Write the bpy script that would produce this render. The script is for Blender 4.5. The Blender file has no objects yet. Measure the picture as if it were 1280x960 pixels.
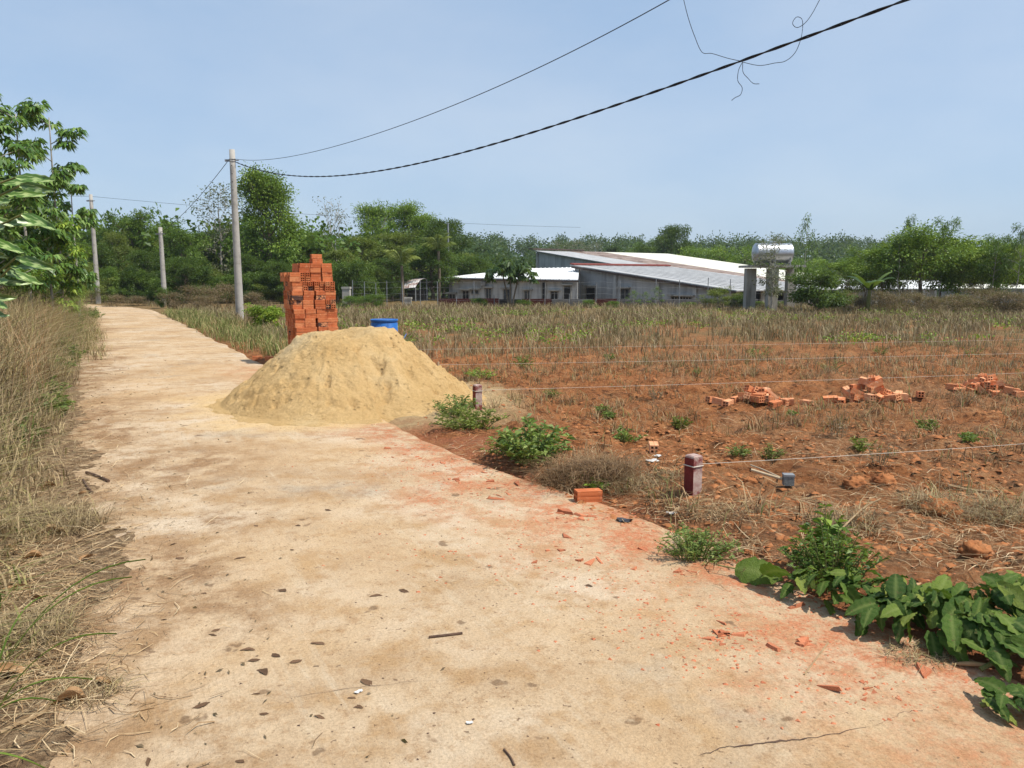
import bpy, math, random
import numpy as np
from mathutils import Vector, Matrix, Euler

# ------------------------------------------------------------------ camera, world, sun
C = bpy.context.scene.collection
sc = bpy.context.scene
FPX, EYE, HORIZON = 961.0, 1.6, 348.0          # focal length in photo pixels, eye height, horizon row
PITCH = math.atan((480 - HORIZON) / FPX)
cam = bpy.data.cameras.new('camera')
cam.sensor_width = 36.0
cam.lens = 36.0 * FPX / 1280.0
cam.clip_start, cam.clip_end = 0.05, 9000
camo = bpy.data.objects.new('camera', cam)
camo.location = (0, 0, EYE)
camo.rotation_euler = (math.pi / 2 - PITCH, 0, 0)
C.objects.link(camo)
sc.camera = camo

SUN_EL, SUN_AZ = math.radians(59), math.radians(108)      # azimuth clockwise from +Y (the view direction)
world = bpy.data.worlds.new('World'); sc.world = world
world.use_nodes = True
wn = world.node_tree.nodes; wl = world.node_tree.links
sky = wn.new('ShaderNodeTexSky'); sky.sky_type = 'NISHITA'
sky.sun_disc = False
sky.sun_elevation = SUN_EL; sky.sun_rotation = SUN_AZ
sky.air_density = 1.0; sky.dust_density = 1.2; sky.ozone_density = 2.0
wn['Background'].inputs['Strength'].default_value = 0.125
# a thin even veil of dust over the clear sky, with faint high cloud
tcw = wn.new('ShaderNodeTexCoord'); mpw = wn.new('ShaderNodeMapping'); mpw.inputs['Scale'].default_value = (1.0, 1.0, 2.6)
nzw = wn.new('ShaderNodeTexNoise'); nzw.inputs['Scale'].default_value = 1.5; nzw.inputs['Detail'].default_value = 7; nzw.inputs['Roughness'].default_value = 0.55
crw = wn.new('ShaderNodeValToRGB'); crw.color_ramp.elements[0].position = 0.38; crw.color_ramp.elements[1].position = 0.70
crw.color_ramp.elements[0].color = (2.12, 3.15, 4.6, 1); crw.color_ramp.elements[1].color = (3.35, 4.05, 5.0, 1)
mxw = wn.new('ShaderNodeMix'); mxw.data_type = 'RGBA'; mxw.inputs[0].default_value = 0.72
wl.new(tcw.outputs['Generated'], mpw.inputs[0]); wl.new(mpw.outputs[0], nzw.inputs['Vector']); wl.new(nzw.outputs['Fac'], crw.inputs[0])
wl.new(sky.outputs[0], mxw.inputs[6]); wl.new(crw.outputs[0], mxw.inputs[7]); wl.new(mxw.outputs[2], wn['Background'].inputs['Color'])

sl = bpy.data.lights.new('sun', 'SUN'); sl.energy = 4.0; sl.angle = math.radians(0.6); sl.color = (1.0, 0.95, 0.86)
so = bpy.data.objects.new('sun', sl); C.objects.link(so)
sd = Vector((math.sin(SUN_AZ) * math.cos(SUN_EL), math.cos(SUN_AZ) * math.cos(SUN_EL), math.sin(SUN_EL)))
so.rotation_euler = sd.to_track_quat('Z', 'Y').to_euler()
so.location = (30, 0, 60)
sc.view_settings.view_transform = 'Standard'
sc.view_settings.look = 'None'
sc.view_settings.gamma = 1.0
sc.view_settings.exposure = 0.42
sc.render.engine = 'CYCLES'
sc.cycles.use_denoising = True
sc.cycles.max_bounces = 6; sc.cycles.diffuse_bounces = 3; sc.cycles.transmission_bounces = 3
sc.cycles.transparent_max_bounces = 6

# ------------------------------------------------------------------ helpers
R = np.random.default_rng(11)
random.seed(5)

def ray(u, v):
    a, b = (u - 640) / FPX, (480 - v) / FPX
    return np.array([a, math.cos(PITCH) + b * math.sin(PITCH), -math.sin(PITCH) + b * math.cos(PITCH)])

def at_y(u, v, y):
    d = ray(u, v); return np.array([0, 0, EYE]) + d * (y / d[1])

def at_z(u, v, z=0.0):
    d = ray(u, v); return np.array([0, 0, EYE]) + d * ((z - EYE) / d[2])

def hash2(ix, iy, seed):
    h = (ix.astype(np.int64) * 374761393 + iy.astype(np.int64) * 668265263 + seed * 1274126177) & 0xffffffff
    h = ((h ^ (h >> 13)) * 1274126177) & 0xffffffff
    h = h ^ (h >> 16)
    return (h & 0xffff) / 65535.0

def noise(x, y, seed=0):
    x = np.asarray(x, float); y = np.asarray(y, float)
    ix, iy = np.floor(x), np.floor(y)
    fx, fy = x - ix, y - iy
    fx = fx * fx * (3 - 2 * fx); fy = fy * fy * (3 - 2 * fy)
    a, b = hash2(ix, iy, seed), hash2(ix + 1, iy, seed)
    c, d = hash2(ix, iy + 1, seed), hash2(ix + 1, iy + 1, seed)
    return (a + (b - a) * fx) * (1 - fy) + (c + (d - c) * fx) * fy

def fbm(x, y, seed=0, octv=4, gain=0.5):
    s, amp, tot = 0, 1.0, 0
    for k in range(octv):
        s = s + amp * noise(np.asarray(x) * 2 ** k, np.asarray(y) * 2 ** k, seed + 17 * k)
        tot += amp; amp *= gain
    return s / tot

def sstep(a, b, x):
    t = np.clip((np.asarray(x, float) - a) / (b - a), 0, 1); return t * t * (3 - 2 * t)

# road frame: straight concrete lane, s along it, t across it (t > 0 towards the field)
RX0, RY0, RSL = -2.93, 8.0, -0.547
RN = math.hypot(1, RSL)
def road_t(x, y): return ((np.asarray(x) - RX0) - RSL * (np.asarray(y) - RY0)) / RN
def road_s(x, y): return ((np.asarray(y) - RY0) + RSL * (np.asarray(x) - RX0)) / RN
def road_xy(s, t):
    return RX0 + (RSL * s + t) / RN, RY0 + (s - RSL * t) / RN
HALF = 1.56
def rhalf(s): return HALF + 0.34 * (1 - sstep(-4.6, -2.0, s))      # the slab is wider on the field side near by

SAND = np.array([-2.16, 10.25])

def gh(x, y, fine=True):
    """height of the ground at x, y"""
    x = np.asarray(x, float); y = np.asarray(y, float)
    t, s = road_t(x, y), road_s(x, y)
    bend = sstep(30, 46, s) * 5.0                      # the lane turns away behind the bank
    t = t + bend * sstep(30, 60, s)
    w1 = (fbm(x * 1.3, y * 1.3, 3, 4) - 0.5)
    # right side: field
    e = t - rhalf(s) - 0.14 + w1 * 0.55
    zf = -0.06 + 0.085 * sstep(-0.25, 0.25, e) - 0.10 * sstep(0.5, 3.0, e)
    zf = zf + sstep(0.1, 1.2, e) * (0.16 * (fbm(x * 0.55, y * 0.55, 9, 3) - 0.5))
    if fine:
        lump = fbm(x * 3.1, y * 3.1, 21, 4, 0.6) - 0.5
        rid = np.abs(fbm(x * 1.7, y * 1.7, 33, 3) - 0.5)
        zf = zf + sstep(0.15, 0.9, e) * (0.20 * lump + 0.10 * (np.abs(fbm(x * 4.3, y * 4.3, 58, 3, 0.6) - 0.5) * 2.2 - 0.25) - 0.15 * np.clip(0.10 - rid, 0, 1)) * (1 - 0.75 * sstep(14, 26, y))
    # a low bank of dug soil along the road in the near field
    bm = np.exp(-((t - HALF - 1.15) / 0.5) ** 2) * sstep(-9, -6.5, s) * (1 - sstep(-4.2, -2.6, s))
    zf = zf + 0.07 * bm
    # left side: bank with grass
    el = -t - HALF + w1 * 0.45 + 0.5 * (fbm(x * 4.0, y * 4.0, 14, 5, 0.65) - 0.5) + 0.25 * sstep(-8, -2, -np.abs(s + 2.2) * 2)
    zl = -0.06 + 0.075 * sstep(-0.5, 0.15, el) + 0.42 * sstep(0.3, 3.0, el) + 0.25 * sstep(2.5, 8, el)
    if fine:
        zl = zl + sstep(0.0, 0.8, el) * 0.06 * (fbm(x * 4, y * 4, 41, 3) - 0.5)
    z = np.where(t > 0, zf, zl)
    # beyond the field the land drops to the farm
    drop = sstep(47, 57, y) * sstep(-6, 2, x)
    z = z - 1.5 * drop
    far = sstep(110, 300, y)
    z = z + far * (9.5 + 2.0 * np.sin(x * 0.011 + 1.0)) * sstep(-260, 0, x + 60) - 10 * sstep(420, 900, y) + 0 * x
    return z

def link(o, parent=None):
    C.objects.link(o)
    if parent is not None: o.parent = parent
    return o

def tag(o, label=None, cat=None, group=None, kind=None):
    if label: o['label'] = label
    if cat: o['category'] = cat
    if group: o['group'] = group
    if kind: o['kind'] = kind
    return o

def empty(name, loc=(0, 0, 0), rz=0.0, scale=1.0):
    o = bpy.data.objects.new(name, None)
    o.empty_display_size = 0.1
    o.location = tuple(float(v) for v in loc); o.rotation_euler = (0, 0, rz)
    o.scale = (scale,) * 3 if isinstance(scale, (int, float)) else scale
    return link(o)

def mesh_np(name, V, F, mats=None, attrs=None, smooth=False, facemat=None):
    """V (n,3); F list of index arrays (m,k) of any k"""
    V = np.asarray(V, np.float32)
    if isinstance(F, np.ndarray): F = [F]
    F = [np.asarray(f, np.int32) for f in F if len(f)]
    me = bpy.data.meshes.new(name)
    me.vertices.add(len(V)); me.vertices.foreach_set('co', V.ravel())
    tot = np.concatenate([np.full(len(f), f.shape[1], np.int32) for f in F])
    lv = np.concatenate([f.ravel() for f in F])
    start = np.concatenate([[0], np.cumsum(tot)[:-1]]).astype(np.int32)
    me.loops.add(len(lv)); me.loops.foreach_set('vertex_index', lv)
    me.polygons.add(len(tot)); me.polygons.foreach_set('loop_start', start)
    if facemat is not None: me.polygons.foreach_set('material_index', np.asarray(facemat, np.int32))
    me.update(calc_edges=True)
    for k, a in (attrs or {}).items():
        at = me.attributes.new(k, 'FLOAT', 'POINT'); at.data.foreach_set('value', np.asarray(a, np.float32).ravel())
    if smooth: me.polygons.foreach_set('use_smooth', np.ones(len(tot), bool))
    for m in (mats if isinstance(mats, (list, tuple)) else [mats] if mats else []): me.materials.append(m)
    me.validate()
    return me

def obj(name, me, parent=None):
    return link(bpy.data.objects.new(name, me), parent)

class MB:
    """collects simple solids into one mesh"""
    def __init__(s): s.v, s.f, s.m, s.n = [], [], [], 0
    def add(s, V, F, mi=0):
        V = np.asarray(V, float)
        s.v.append(V); s.f += [tuple(i + s.n for i in f) for f in F]; s.m += [mi] * len(F); s.n += len(V); return s
    def box(s, lo, hi, mi=0, M=None):
        x0, y0, z0 = lo; x1, y1, z1 = hi
        V = np.array([(x0, y0, z0), (x1, y0, z0), (x1, y1, z0), (x0, y1, z0), (x0, y0, z1), (x1, y0, z1), (x1, y1, z1), (x0, y1, z1)], float)
        if M is not None: V = np.array([tuple(M @ Vector(p)) for p in V])
        return s.add(V, [(0, 3, 2, 1), (4, 5, 6, 7), (0, 1, 5, 4), (1, 2, 6, 5), (2, 3, 7, 6), (3, 0, 4, 7)], mi)
    def tube(s, P, r, k=6, mi=0, cap=True):
        V, F = tube_np(P, r, k)
        s.add(V, [tuple(f) for f in F], mi)
        if cap:
            n = len(P); b = s.n - n * k
            s.f += [tuple(b + i for i in reversed(range(k))), tuple(b + (n - 1) * k + i for i in range(k))]; s.m += [mi, mi]
        return s
    def prism(s, pts, off, mi=0):
        """polygon pts (n,3) extruded by vector off"""
        P = np.asarray(pts, float); n = len(P); Q = P + np.asarray(off, float)
        F = [tuple(reversed(range(n))), tuple(range(n, 2 * n))] + [(i, (i + 1) % n, n + (i + 1) % n, n + i) for i in range(n)]
        return s.add(np.vstack([P, Q]), F, mi)
    def mesh(s, name, mats, smooth=False):
        me = bpy.data.meshes.new(name)
        me.from_pydata([tuple(p) for p in np.vstack(s.v)], [], s.f)
        for m in (mats if isinstance(mats, (list, tuple)) else [mats]): me.materials.append(m)
        me.polygons.foreach_set('material_index', s.m)
        if smooth: me.polygons.foreach_set('use_smooth', [True] * len(s.f))
        me.update(); return me
    def build(s, name, mats, parent=None, smooth=False): return obj(name, s.mesh(name, mats, smooth), parent)

def tube_np(P, r, k=6):
    P = np.asarray(P, float); n = len(P); r = np.broadcast_to(np.asarray(r, float), (n,))
    T = np.gradient(P, axis=0); T /= np.linalg.norm(T, axis=1, keepdims=True) + 1e-9
    ref = np.array([0, 0, 1.0]) if abs(T[:, 2]).mean() < 0.8 else np.array([1.0, 0, 0])
    A = np.cross(T, ref); A /= np.linalg.norm(A, axis=1, keepdims=True) + 1e-9
    B = np.cross(T, A)
    an = np.arange(k) / k * 2 * np.pi
    V = P[:, None] + r[:, None, None] * (A[:, None] * np.cos(an)[None, :, None] + B[:, None] * np.sin(an)[None, :, None])
    F = []
    i = np.arange(k); j = (i + 1) % k
    for a in range(n - 1):
        F.append(np.stack([a * k + i, a * k + j, (a + 1) * k + j, (a + 1) * k + i], 1))
    return V.reshape(-1, 3), np.vstack(F)

# ------------------------------------------------------------------ materials
def lin(c):
    return tuple((v / 12.92 if v <= 0.04045 else ((v + 0.055) / 1.055) ** 2.4) for v in (x / 255 for x in c)) + (1,)

class NT:
    def __init__(s, name):
        s.m = bpy.data.materials.new(name); s.m.use_nodes = True
        s.t = s.m.node_tree; s.n = s.t.nodes; s.l = s.t.links
        s.p = s.n['Principled BSDF']; s.out = s.n['Material Output']
        s.p.inputs['Specular IOR Level'].default_value = 0.25
    def new(s, t, **kw):
        n = s.n.new(t)
        for k, v in kw.items(): setattr(n, k, v)
        return n
    def sock(s, inp, v):
        if isinstance(v, bpy.types.NodeSocket): s.l.new(v, inp)
        elif v is not None: inp.default_value = v
    def pos(s, obj_space=False):
        return s.new('ShaderNodeTexCoord').outputs['Object'] if obj_space else s.new('ShaderNodeNewGeometry').outputs['Position']
    def mapping(s, vec, scale=(1, 1, 1), rot=(0, 0, 0), loc=(0, 0, 0)):
        n = s.new('ShaderNodeMapping'); s.l.new(vec, n.inputs[0])
        n.inputs['Scale'].default_value = scale; n.inputs['Rotation'].default_value = rot; s.sock(n.inputs['Location'], loc); return n.outputs[0]
    def noise(s, vec, scale, detail=6, rough=0.6, dist=0.0):
        n = s.new('ShaderNodeTexNoise'); s.sock(n.inputs['Vector'], vec)
        n.inputs['Scale'].default_value = scale; n.inputs['Detail'].default_value = detail
        n.inputs['Roughness'].default_value = rough; n.inputs['Distortion'].default_value = dist
        return n.outputs['Fac']
    def voro(s, vec, scale, feat='F1', rnd=1.0):
        n = s.new('ShaderNodeTexVoronoi', feature=feat); s.sock(n.inputs['Vector'], vec); n.inputs['Scale'].default_value = scale
        n.inputs['Randomness'].default_value = rnd; return n.outputs['Distance']
    def ramp(s, fac, stops, interp='LINEAR'):
        n = s.new('ShaderNodeValToRGB'); n.color_ramp.interpolation = interp; e = n.color_ramp.elements
        while len(e) < len(stops): e.new(0.5)
        for el, (p, c) in zip(e, stops):
            el.position = p; el.color = c if len(c) == 4 else tuple(c) + (1,)
        s.l.new(fac, n.inputs[0]); return n.outputs[0]
    def mix(s, fac, a, b, mode='MIX'):
        n = s.new('ShaderNodeMix', data_type='RGBA', blend_type=mode)
        s.sock(n.inputs[0], fac); s.sock(n.inputs[6], a); s.sock(n.inputs[7], b); return n.outputs[2]
    def math(s, op, a, b=None, c=None, clamp=False):
        n = s.new('ShaderNodeMath', operation=op, use_clamp=clamp); s.sock(n.inputs[0], a)
        if b is not None: s.sock(n.inputs[1], b)
        if c is not None: s.sock(n.inputs[2], c)
        return n.outputs[0]
    def rng(s, v, a, b, c=0.0, d=1.0):
        n = s.new('ShaderNodeMapRange', interpolation_type='SMOOTHSTEP'); s.sock(n.inputs[0], v)
        for i, x in enumerate((a, b, c, d)): n.inputs[i + 1].default_value = x
        return n.outputs[0]
    def attr(s, name): return s.new('ShaderNodeAttribute', attribute_name=name).outputs['Fac']
    def orand(s): return s.new('ShaderNodeObjectInfo').outputs['Random']
    def bump(s, h, strength=0.5, dist=0.02, normal=None):
        n = s.new('ShaderNodeBump'); n.inputs['Strength'].default_value = strength; n.inputs['Distance'].default_value = dist
        s.l.new(h, n.inputs['Height'])
        if normal is not None: s.l.new(normal, n.inputs['Normal'])
        return n.outputs[0]
    def fin(s, col=None, rough=0.85, normal=None, metal=None, spec=None):
        s.sock(s.p.inputs['Base Color'], col); s.sock(s.p.inputs['Roughness'], rough)
        if normal is not None: s.l.new(normal, s.p.inputs['Normal'])
        if metal is not None: s.p.inputs['Metallic'].default_value = metal
        if spec is not None: s.p.inputs['Specular IOR Level'].default_value = spec
        return s.m

def mat_simple(name, c1, c2, scale=8, rough=0.8, bump=0.2, bscale=40, bdist=0.01, obj_space=True, c3=None, metal=None, spec=None, vary=0.0):
    t = NT(name); p = t.pos(obj_space)
    if vary: p = t.mapping(p, loc=(0, 0, 0)); 
    f = t.noise(p, scale, 6, 0.62)
    st = [(0.3, c1), (0.7, c2)] if c3 is None else [(0.3, c1), (0.52, c2), (0.72, c3)]
    col = t.ramp(f, st)
    if vary:
        r = t.orand(); col = t.mix(t.math('MULTIPLY', r, vary), col, tuple(v * 0.35 for v in c1[:3]) + (1,))
    return t.fin(col, rough, t.bump(t.noise(p, bscale, 4), bump, bdist), metal, spec)

def mat_leaf(name, dark, mid, light, trans=0.3, rough=0.5, spec=0.3, odd=None):
    """leaf colour varies leaf by leaf through the attribute rnd"""
    t = NT(name)
    st = [(0.0, dark), (0.5, mid), (0.9, light)] + ([(0.97, odd)] if odd else [])
    col = t.ramp(t.attr('rnd'), st)
    rr = t.orand()
    col = t.mix(t.math('MULTIPLY', rr, 0.35), col, tuple(v * 0.62 for v in mid[:3]) + (1,))
    t.fin(col, rough, spec=spec)
    tr = t.new('ShaderNodeBsdfTranslucent'); t.l.new(t.mix(0.5, col, (0.22, 0.30, 0.03, 1)) , tr.inputs[0])
    mx = t.new('ShaderNodeMixShader'); mx.inputs[0].default_value = trans
    t.l.new(t.p.outputs[0], mx.inputs[1]); t.l.new(tr.outputs[0], mx.inputs[2]); t.l.new(mx.outputs[0], t.out.inputs[0])
    return t.m

def mat_blade(name, stops, trans=0.2, rough=0.65):
    t = NT(name); col = t.ramp(t.attr('rnd'), stops); t.fin(col, rough, spec=0.2)
    tr = t.new('ShaderNodeBsdfTranslucent'); t.l.new(col, tr.inputs[0])
    mx = t.new('ShaderNodeMixShader'); mx.inputs[0].default_value = trans
    t.l.new(t.p.outputs[0], mx.inputs[1]); t.l.new(tr.outputs[0], mx.inputs[2]); t.l.new(mx.outputs[0], t.out.inputs[0])
    return t.m

M = {}
def soil_mat():
    t = NT('ground_soil'); p = t.pos()
    n1, n2, n3 = t.noise(p, 0.55, 5), t.noise(p, 2.6, 8, 0.65), t.noise(p, 17, 8, 0.7)
    red = t.ramp(n2, [(0.28, (0.18, 0.062, 0.023)), (0.5, (0.36, 0.14, 0.052)), (0.72, (0.51, 0.235, 0.095))])
    red = t.mix(t.rng(n3, 0.48, 0.72), red, (0.45, 0.215, 0.09, 1))
    red = t.mix(t.rng(t.noise(p, 9, 6), 0.53, 0.68), red, (0.12, 0.048, 0.022, 1))
    red = t.mix(t.math('MULTIPLY', t.rng(n1, 0.48, 0.7), 0.4), red, t.ramp(n3, [(0.3, (0.15, 0.085, 0.042)), (0.7, (0.34, 0.20, 0.10))]))
    lit = t.ramp(n3, [(0.32, (0.12, 0.072, 0.040)), (0.48, (0.30, 0.195, 0.108)), (0.64, (0.50, 0.355, 0.21))])
    dry = t.ramp(t.noise(p, 5, 8), [(0.3, (0.14, 0.085, 0.035)), (0.7, (0.30, 0.20, 0.09))])
    far = t.ramp(t.noise(p, 0.05, 6), [(0.3, (0.03, 0.05, 0.015)), (0.7, (0.07, 0.085, 0.03))])
    col = t.mix(t.attr('litter'), red, lit)
    col = t.mix(t.attr('dry'), col, dry)
    col = t.mix(t.attr('sand'), col, t.ramp(n2, [(0.3, (0.50, 0.34, 0.17)), (0.7, (0.60, 0.44, 0.24))]))
    col = t.mix(t.math('MULTIPLY', t.attr('dust'), t.rng(t.noise(p, 5, 8, 0.7), 0.35, 0.6)), col, t.ramp(n3, [(0.3, (0.36, 0.105, 0.045)), (0.7, (0.50, 0.21, 0.105))]))
    col = t.mix(t.attr('farland'), col, far)
    b = t.bump(n3, 1.0, 0.10)
    b = t.bump(t.noise(p, 70, 5, 0.7), 0.7, 0.012, b)
    return t.fin(col, 0.95, b, spec=0.1)

def road_mat():
    t = NT('dusty_concrete'); p = t.pos()
    rot = math.atan(-RSL)
    pr = t.mapping(p, rot=(0, 0, -rot))
    st = t.mapping(pr, scale=(6.0, 0.5, 1))
    n1, n2, n3 = t.noise(p, 0.75, 7, 0.62), t.noise(p, 3.2, 8, 0.66), t.noise(p, 26, 8, 0.72)
    col = t.ramp(n1, [(0.32, (0.38, 0.255, 0.148)), (0.48, (0.52, 0.38, 0.238)), (0.64, (0.59, 0.47, 0.335))])
    col = t.mix(t.math('MULTIPLY', t.rng(n2, 0.46, 0.66), 0.8), col, (0.40, 0.245, 0.115, 1))
    col = t.mix(t.math('MULTIPLY', t.rng(t.noise(st, 1.6, 8, 0.7), 0.52, 0.70), 0.5), col, (0.58, 0.48, 0.345, 1))
    col = t.mix(t.math('MULTIPLY', t.rng(t.noise(t.mapping(p, loc=(2, 17, 0)), 0.45, 4, 0.55), 0.42, 0.62), 0.45), col, (0.50, 0.325, 0.165, 1))
    # bare grey concrete where the dust is worn off
    g = t.rng(t.noise(t.mapping(p, loc=(31, 7, 0)), 0.9, 7, 0.6), 0.56, 0.72)
    col = t.mix(t.math('MULTIPLY', g, 0.65), col, t.ramp(n3, [(0.3, (0.25, 0.20, 0.145)), (0.7, (0.46, 0.40, 0.31))]))
    # brown dirt
    d = t.math('MULTIPLY', t.attr('dirt'), t.rng(n2, 0.36, 0.60))
    col = t.mix(d, col, t.ramp(n3, [(0.3, (0.17, 0.095, 0.05)), (0.7, (0.36, 0.22, 0.115))]))
    # red brick dust swept along the field side
    rd = t.math('MULTIPLY', t.attr('dust'), t.math('MULTIPLY', t.rng(t.noise(p, 3.2, 10, 0.80), 0.40, 0.58), t.rng(t.noise(t.mapping(p, loc=(6, 6, 0)), 24, 6, 0.8), 0.30, 0.55)), clamp=True)
    col = t.mix(rd, col, t.ramp(n3, [(0.3, (0.42, 0.125, 0.055)), (0.7, (0.54, 0.235, 0.12))]))
    col = t.mix(t.attr('sand'), col, t.ramp(n2, [(0.3, (0.55, 0.37, 0.17)), (0.7, (0.64, 0.46, 0.24))]))
    # small dark stains and specks
    sp = t.rng(t.noise(p, 5.5, 3, 0.55), 0.665, 0.71)
    col = t.mix(t.math('MULTIPLY', sp, 0.7), col, (0.15, 0.09, 0.05, 1))
    sp2 = t.rng(t.noise(t.mapping(p, loc=(5, 3, 0)), 30, 2, 0.5), 0.70, 0.74)
    col = t.mix(t.math('MULTIPLY', sp2, 0.75), col, (0.13, 0.08, 0.05, 1))
    m12 = t.rng(t.noise(t.mapping(p, loc=(3, 9, 0)), 11, 9, 0.78), 0.50, 0.66)
    col = t.mix(t.math('MULTIPLY', m12, 0.55), col, (0.33, 0.19, 0.09, 1))
    m13 = t.rng(t.noise(t.mapping(p, loc=(8, 1, 0)), 8, 9, 0.78), 0.54, 0.70)
    col = t.mix(t.math('MULTIPLY', m13, 0.35), col, (0.63, 0.50, 0.33, 1))
    dk = t.math('MULTIPLY', t.rng(t.noise(t.mapping(p, loc=(12, 4, 0)), 42, 4, 0.6), 0.60, 0.68), t.rng(t.noise(p, 1.7, 4), 0.40, 0.62))
    col = t.mix(t.math('MULTIPLY', dk, 0.6), col, (0.19, 0.115, 0.06, 1))
    grain = t.ramp(t.noise(p, 85, 6, 0.85), [(0.32, (0.55, 0.52, 0.48)), (0.52, (1.0, 1.0, 1.0)), (0.7, (1.22, 1.22, 1.22))])
    col = t.mix(0.75, col, t.mix(1.0, col, grain, 'MULTIPLY'))
    b = t.bump(t.noise(st, 9, 6, 0.7), 0.35, 0.012)
    b = t.bump(n3, 0.7, 0.018, b)
    b = t.bump(t.noise(p, 140, 3, 0.7), 0.35, 0.004, b)
    return t.fin(col, 0.93, b, spec=0.12)

def sand_mat():
    t = NT('yellow_sand'); p = t.pos()
    n1, n2 = t.noise(p, 1.6, 6), t.noise(p, 28, 7, 0.7)
    col = t.ramp(n1, [(0.3, (0.66, 0.42, 0.175)), (0.55, (0.76, 0.515, 0.24)), (0.75, (0.80, 0.585, 0.31))])
    col = t.mix(t.math('MULTIPLY', t.rng(n2, 0.45, 0.65), 0.45), col, (0.60, 0.37, 0.14, 1))
    col = t.mix(t.attr('pale'), col, (0.72, 0.56, 0.33, 1))
    b = t.bump(t.noise(p, 22, 9, 0.8), 1.0, 0.06)
    b = t.bump(t.noise(p, 130, 3, 0.7), 0.6, 0.008, b)
    return t.fin(col, 0.95, b, spec=0.1)

def brick_mat(name='fired_clay', pale=0.0):
    t = NT(name); p = t.pos(True); r = t.orand()
    pm = t.new('ShaderNodeVectorMath', operation='ADD'); t.l.new(p, pm.inputs[0])
    cx = t.new('ShaderNodeCombineXYZ'); t.sock(cx.inputs[0], t.math('MULTIPLY', r, 37.0)); t.l.new(cx.outputs[0], pm.inputs[1])
    v = pm.outputs[0]
    base = t.ramp(r, [(0.0, (0.44, 0.115, 0.042)), (0.4, (0.54, 0.165, 0.062)), (0.75, (0.60, 0.21, 0.085)), (0.95, (0.64, 0.28, 0.13))] if pale == 0 else [(0.0, (0.54, 0.175, 0.070)), (0.5, (0.64, 0.25, 0.110)), (0.95, (0.70, 0.36, 0.19))])
    col = t.mix(t.rng(t.noise(v, 9, 6), 0.46, 0.76), base, (0.36, 0.085, 0.033, 1) if pale == 0 else (0.50, 0.16, 0.065, 1))
    col = t.mix(t.math('MULTIPLY', t.rng(t.noise(v, 22, 6), 0.5, 0.75), 0.5 + pale * 0.4), col, (0.70, 0.37, 0.21, 1) if pale == 0 else (0.76, 0.47, 0.29, 1))
    burnt = t.math('MULTIPLY', t.rng(r, 0.90, 0.93), t.rng(t.noise(v, 14, 4), 0.40, 0.56))
    if pale == 0: col = t.mix(burnt, col, (0.09, 0.05, 0.04, 1))
    # shallow scored lines along the sides
    w = t.new('ShaderNodeTexWave', bands_direction='Z'); t.sock(w.inputs['Vector'], p); w.inputs['Scale'].default_value = 9; w.inputs['Distortion'].default_value = 0.3
    b = t.bump(w.outputs['Fac'], 0.25, 0.004); b = t.bump(t.noise(v, 90, 4), 0.4, 0.004, b)
    return t.fin(col, 0.9, b, spec=0.15)

def wall_mat(name, c1, c2, streak=0.6):
    t = NT(name); p = t.pos()
    col = t.ramp(t.noise(p, 0.8, 8, 0.65), [(0.3, c1), (0.7, c2)])
    s = t.noise(t.mapping(p, scale=(2.2, 2.2, 0.18)), 1.0, 7, 0.7)
    col = t.mix(t.math('MULTIPLY', t.rng(s, 0.45, 0.7), streak), col, tuple(v * 0.38 for v in c1[:3]) + (1,))
    return t.fin(col, 0.92, t.bump(t.noise(p, 14, 6), 0.4, 0.02), spec=0.1)

def sheet_mat(name, c1, c2, c3=None, rough=0.6, ang=0.0, amt=0.6, metal=None):
    """corrugated roofing"""
    t = NT(name); p = t.pos()
    col = t.ramp(t.noise(t.mapping(p, rot=(0, 0, ang), scale=(1.0, 0.25, 1)), 0.9, 8, 0.7), [(0.35, c1), (0.65, c2)])
    if c3: col = t.mix(t.math('MULTIPLY', t.rng(t.noise(p, 1.3, 8, 0.7), 0.42, 0.62), amt), col, c3 + (1,))
    w = t.new('ShaderNodeTexWave', bands_direction='X'); t.sock(w.inputs['Vector'], t.mapping(p, rot=(0, 0, ang))); w.inputs['Scale'].default_value = 1.6
    return t.fin(col, rough, t.bump(w.outputs['Fac'], 0.5, 0.03), spec=0.2, metal=metal)

M['soil'] = soil_mat(); M['road'] = road_mat(); M['sand'] = sand_mat()
M['brick'] = brick_mat(); M['brick_pale'] = brick_mat('fired_clay_pale', 1.0)  # second set has paler clay colours, for bricks in the field
M['chip'] = mat_simple('brick_chip_clay', (0.36, 0.085, 0.035), (0.58, 0.21, 0.10), 30, 0.9, 0.5, 90, 0.004, c3=(0.62, 0.27, 0.14), vary=0.45)
M['concrete'] = mat_simple('pole_concrete', (0.27, 0.25, 0.22), (0.41, 0.385, 0.345), 3, 0.9, 0.3, 30, 0.01, c3=(0.34, 0.32, 0.285))
M['concrete_old'] = wall_mat('old_concrete', (0.30, 0.28, 0.24), (0.47, 0.45, 0.40), 0.7)
M['wall'] = wall_mat('grey_render', (0.33, 0.33, 0.325), (0.48, 0.475, 0.46), 0.65)
M['wall_light'] = wall_mat('pale_render', (0.38, 0.375, 0.36), (0.54, 0.53, 0.50), 0.8)
M['wall_cement'] = wall_mat('bare_cement_render', (0.36, 0.36, 0.355), (0.50, 0.50, 0.49), 0.5)
M['roof_white'] = sheet_mat('white_sheet_roof', (0.70, 0.70, 0.68), (0.80, 0.80, 0.79), ang=0.5)
M['roof_grey'] = sheet_mat('grey_fibre_roof', (0.36, 0.36, 0.355), (0.46, 0.455, 0.445), (0.28, 0.265, 0.25), ang=0.4, amt=0.45)
M['roof_rust'] = sheet_mat('rusted_sheet_roof', (0.23, 0.165, 0.13), (0.36, 0.28, 0.23), (0.17, 0.105, 0.08), ang=0.4, amt=0.7)
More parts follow.
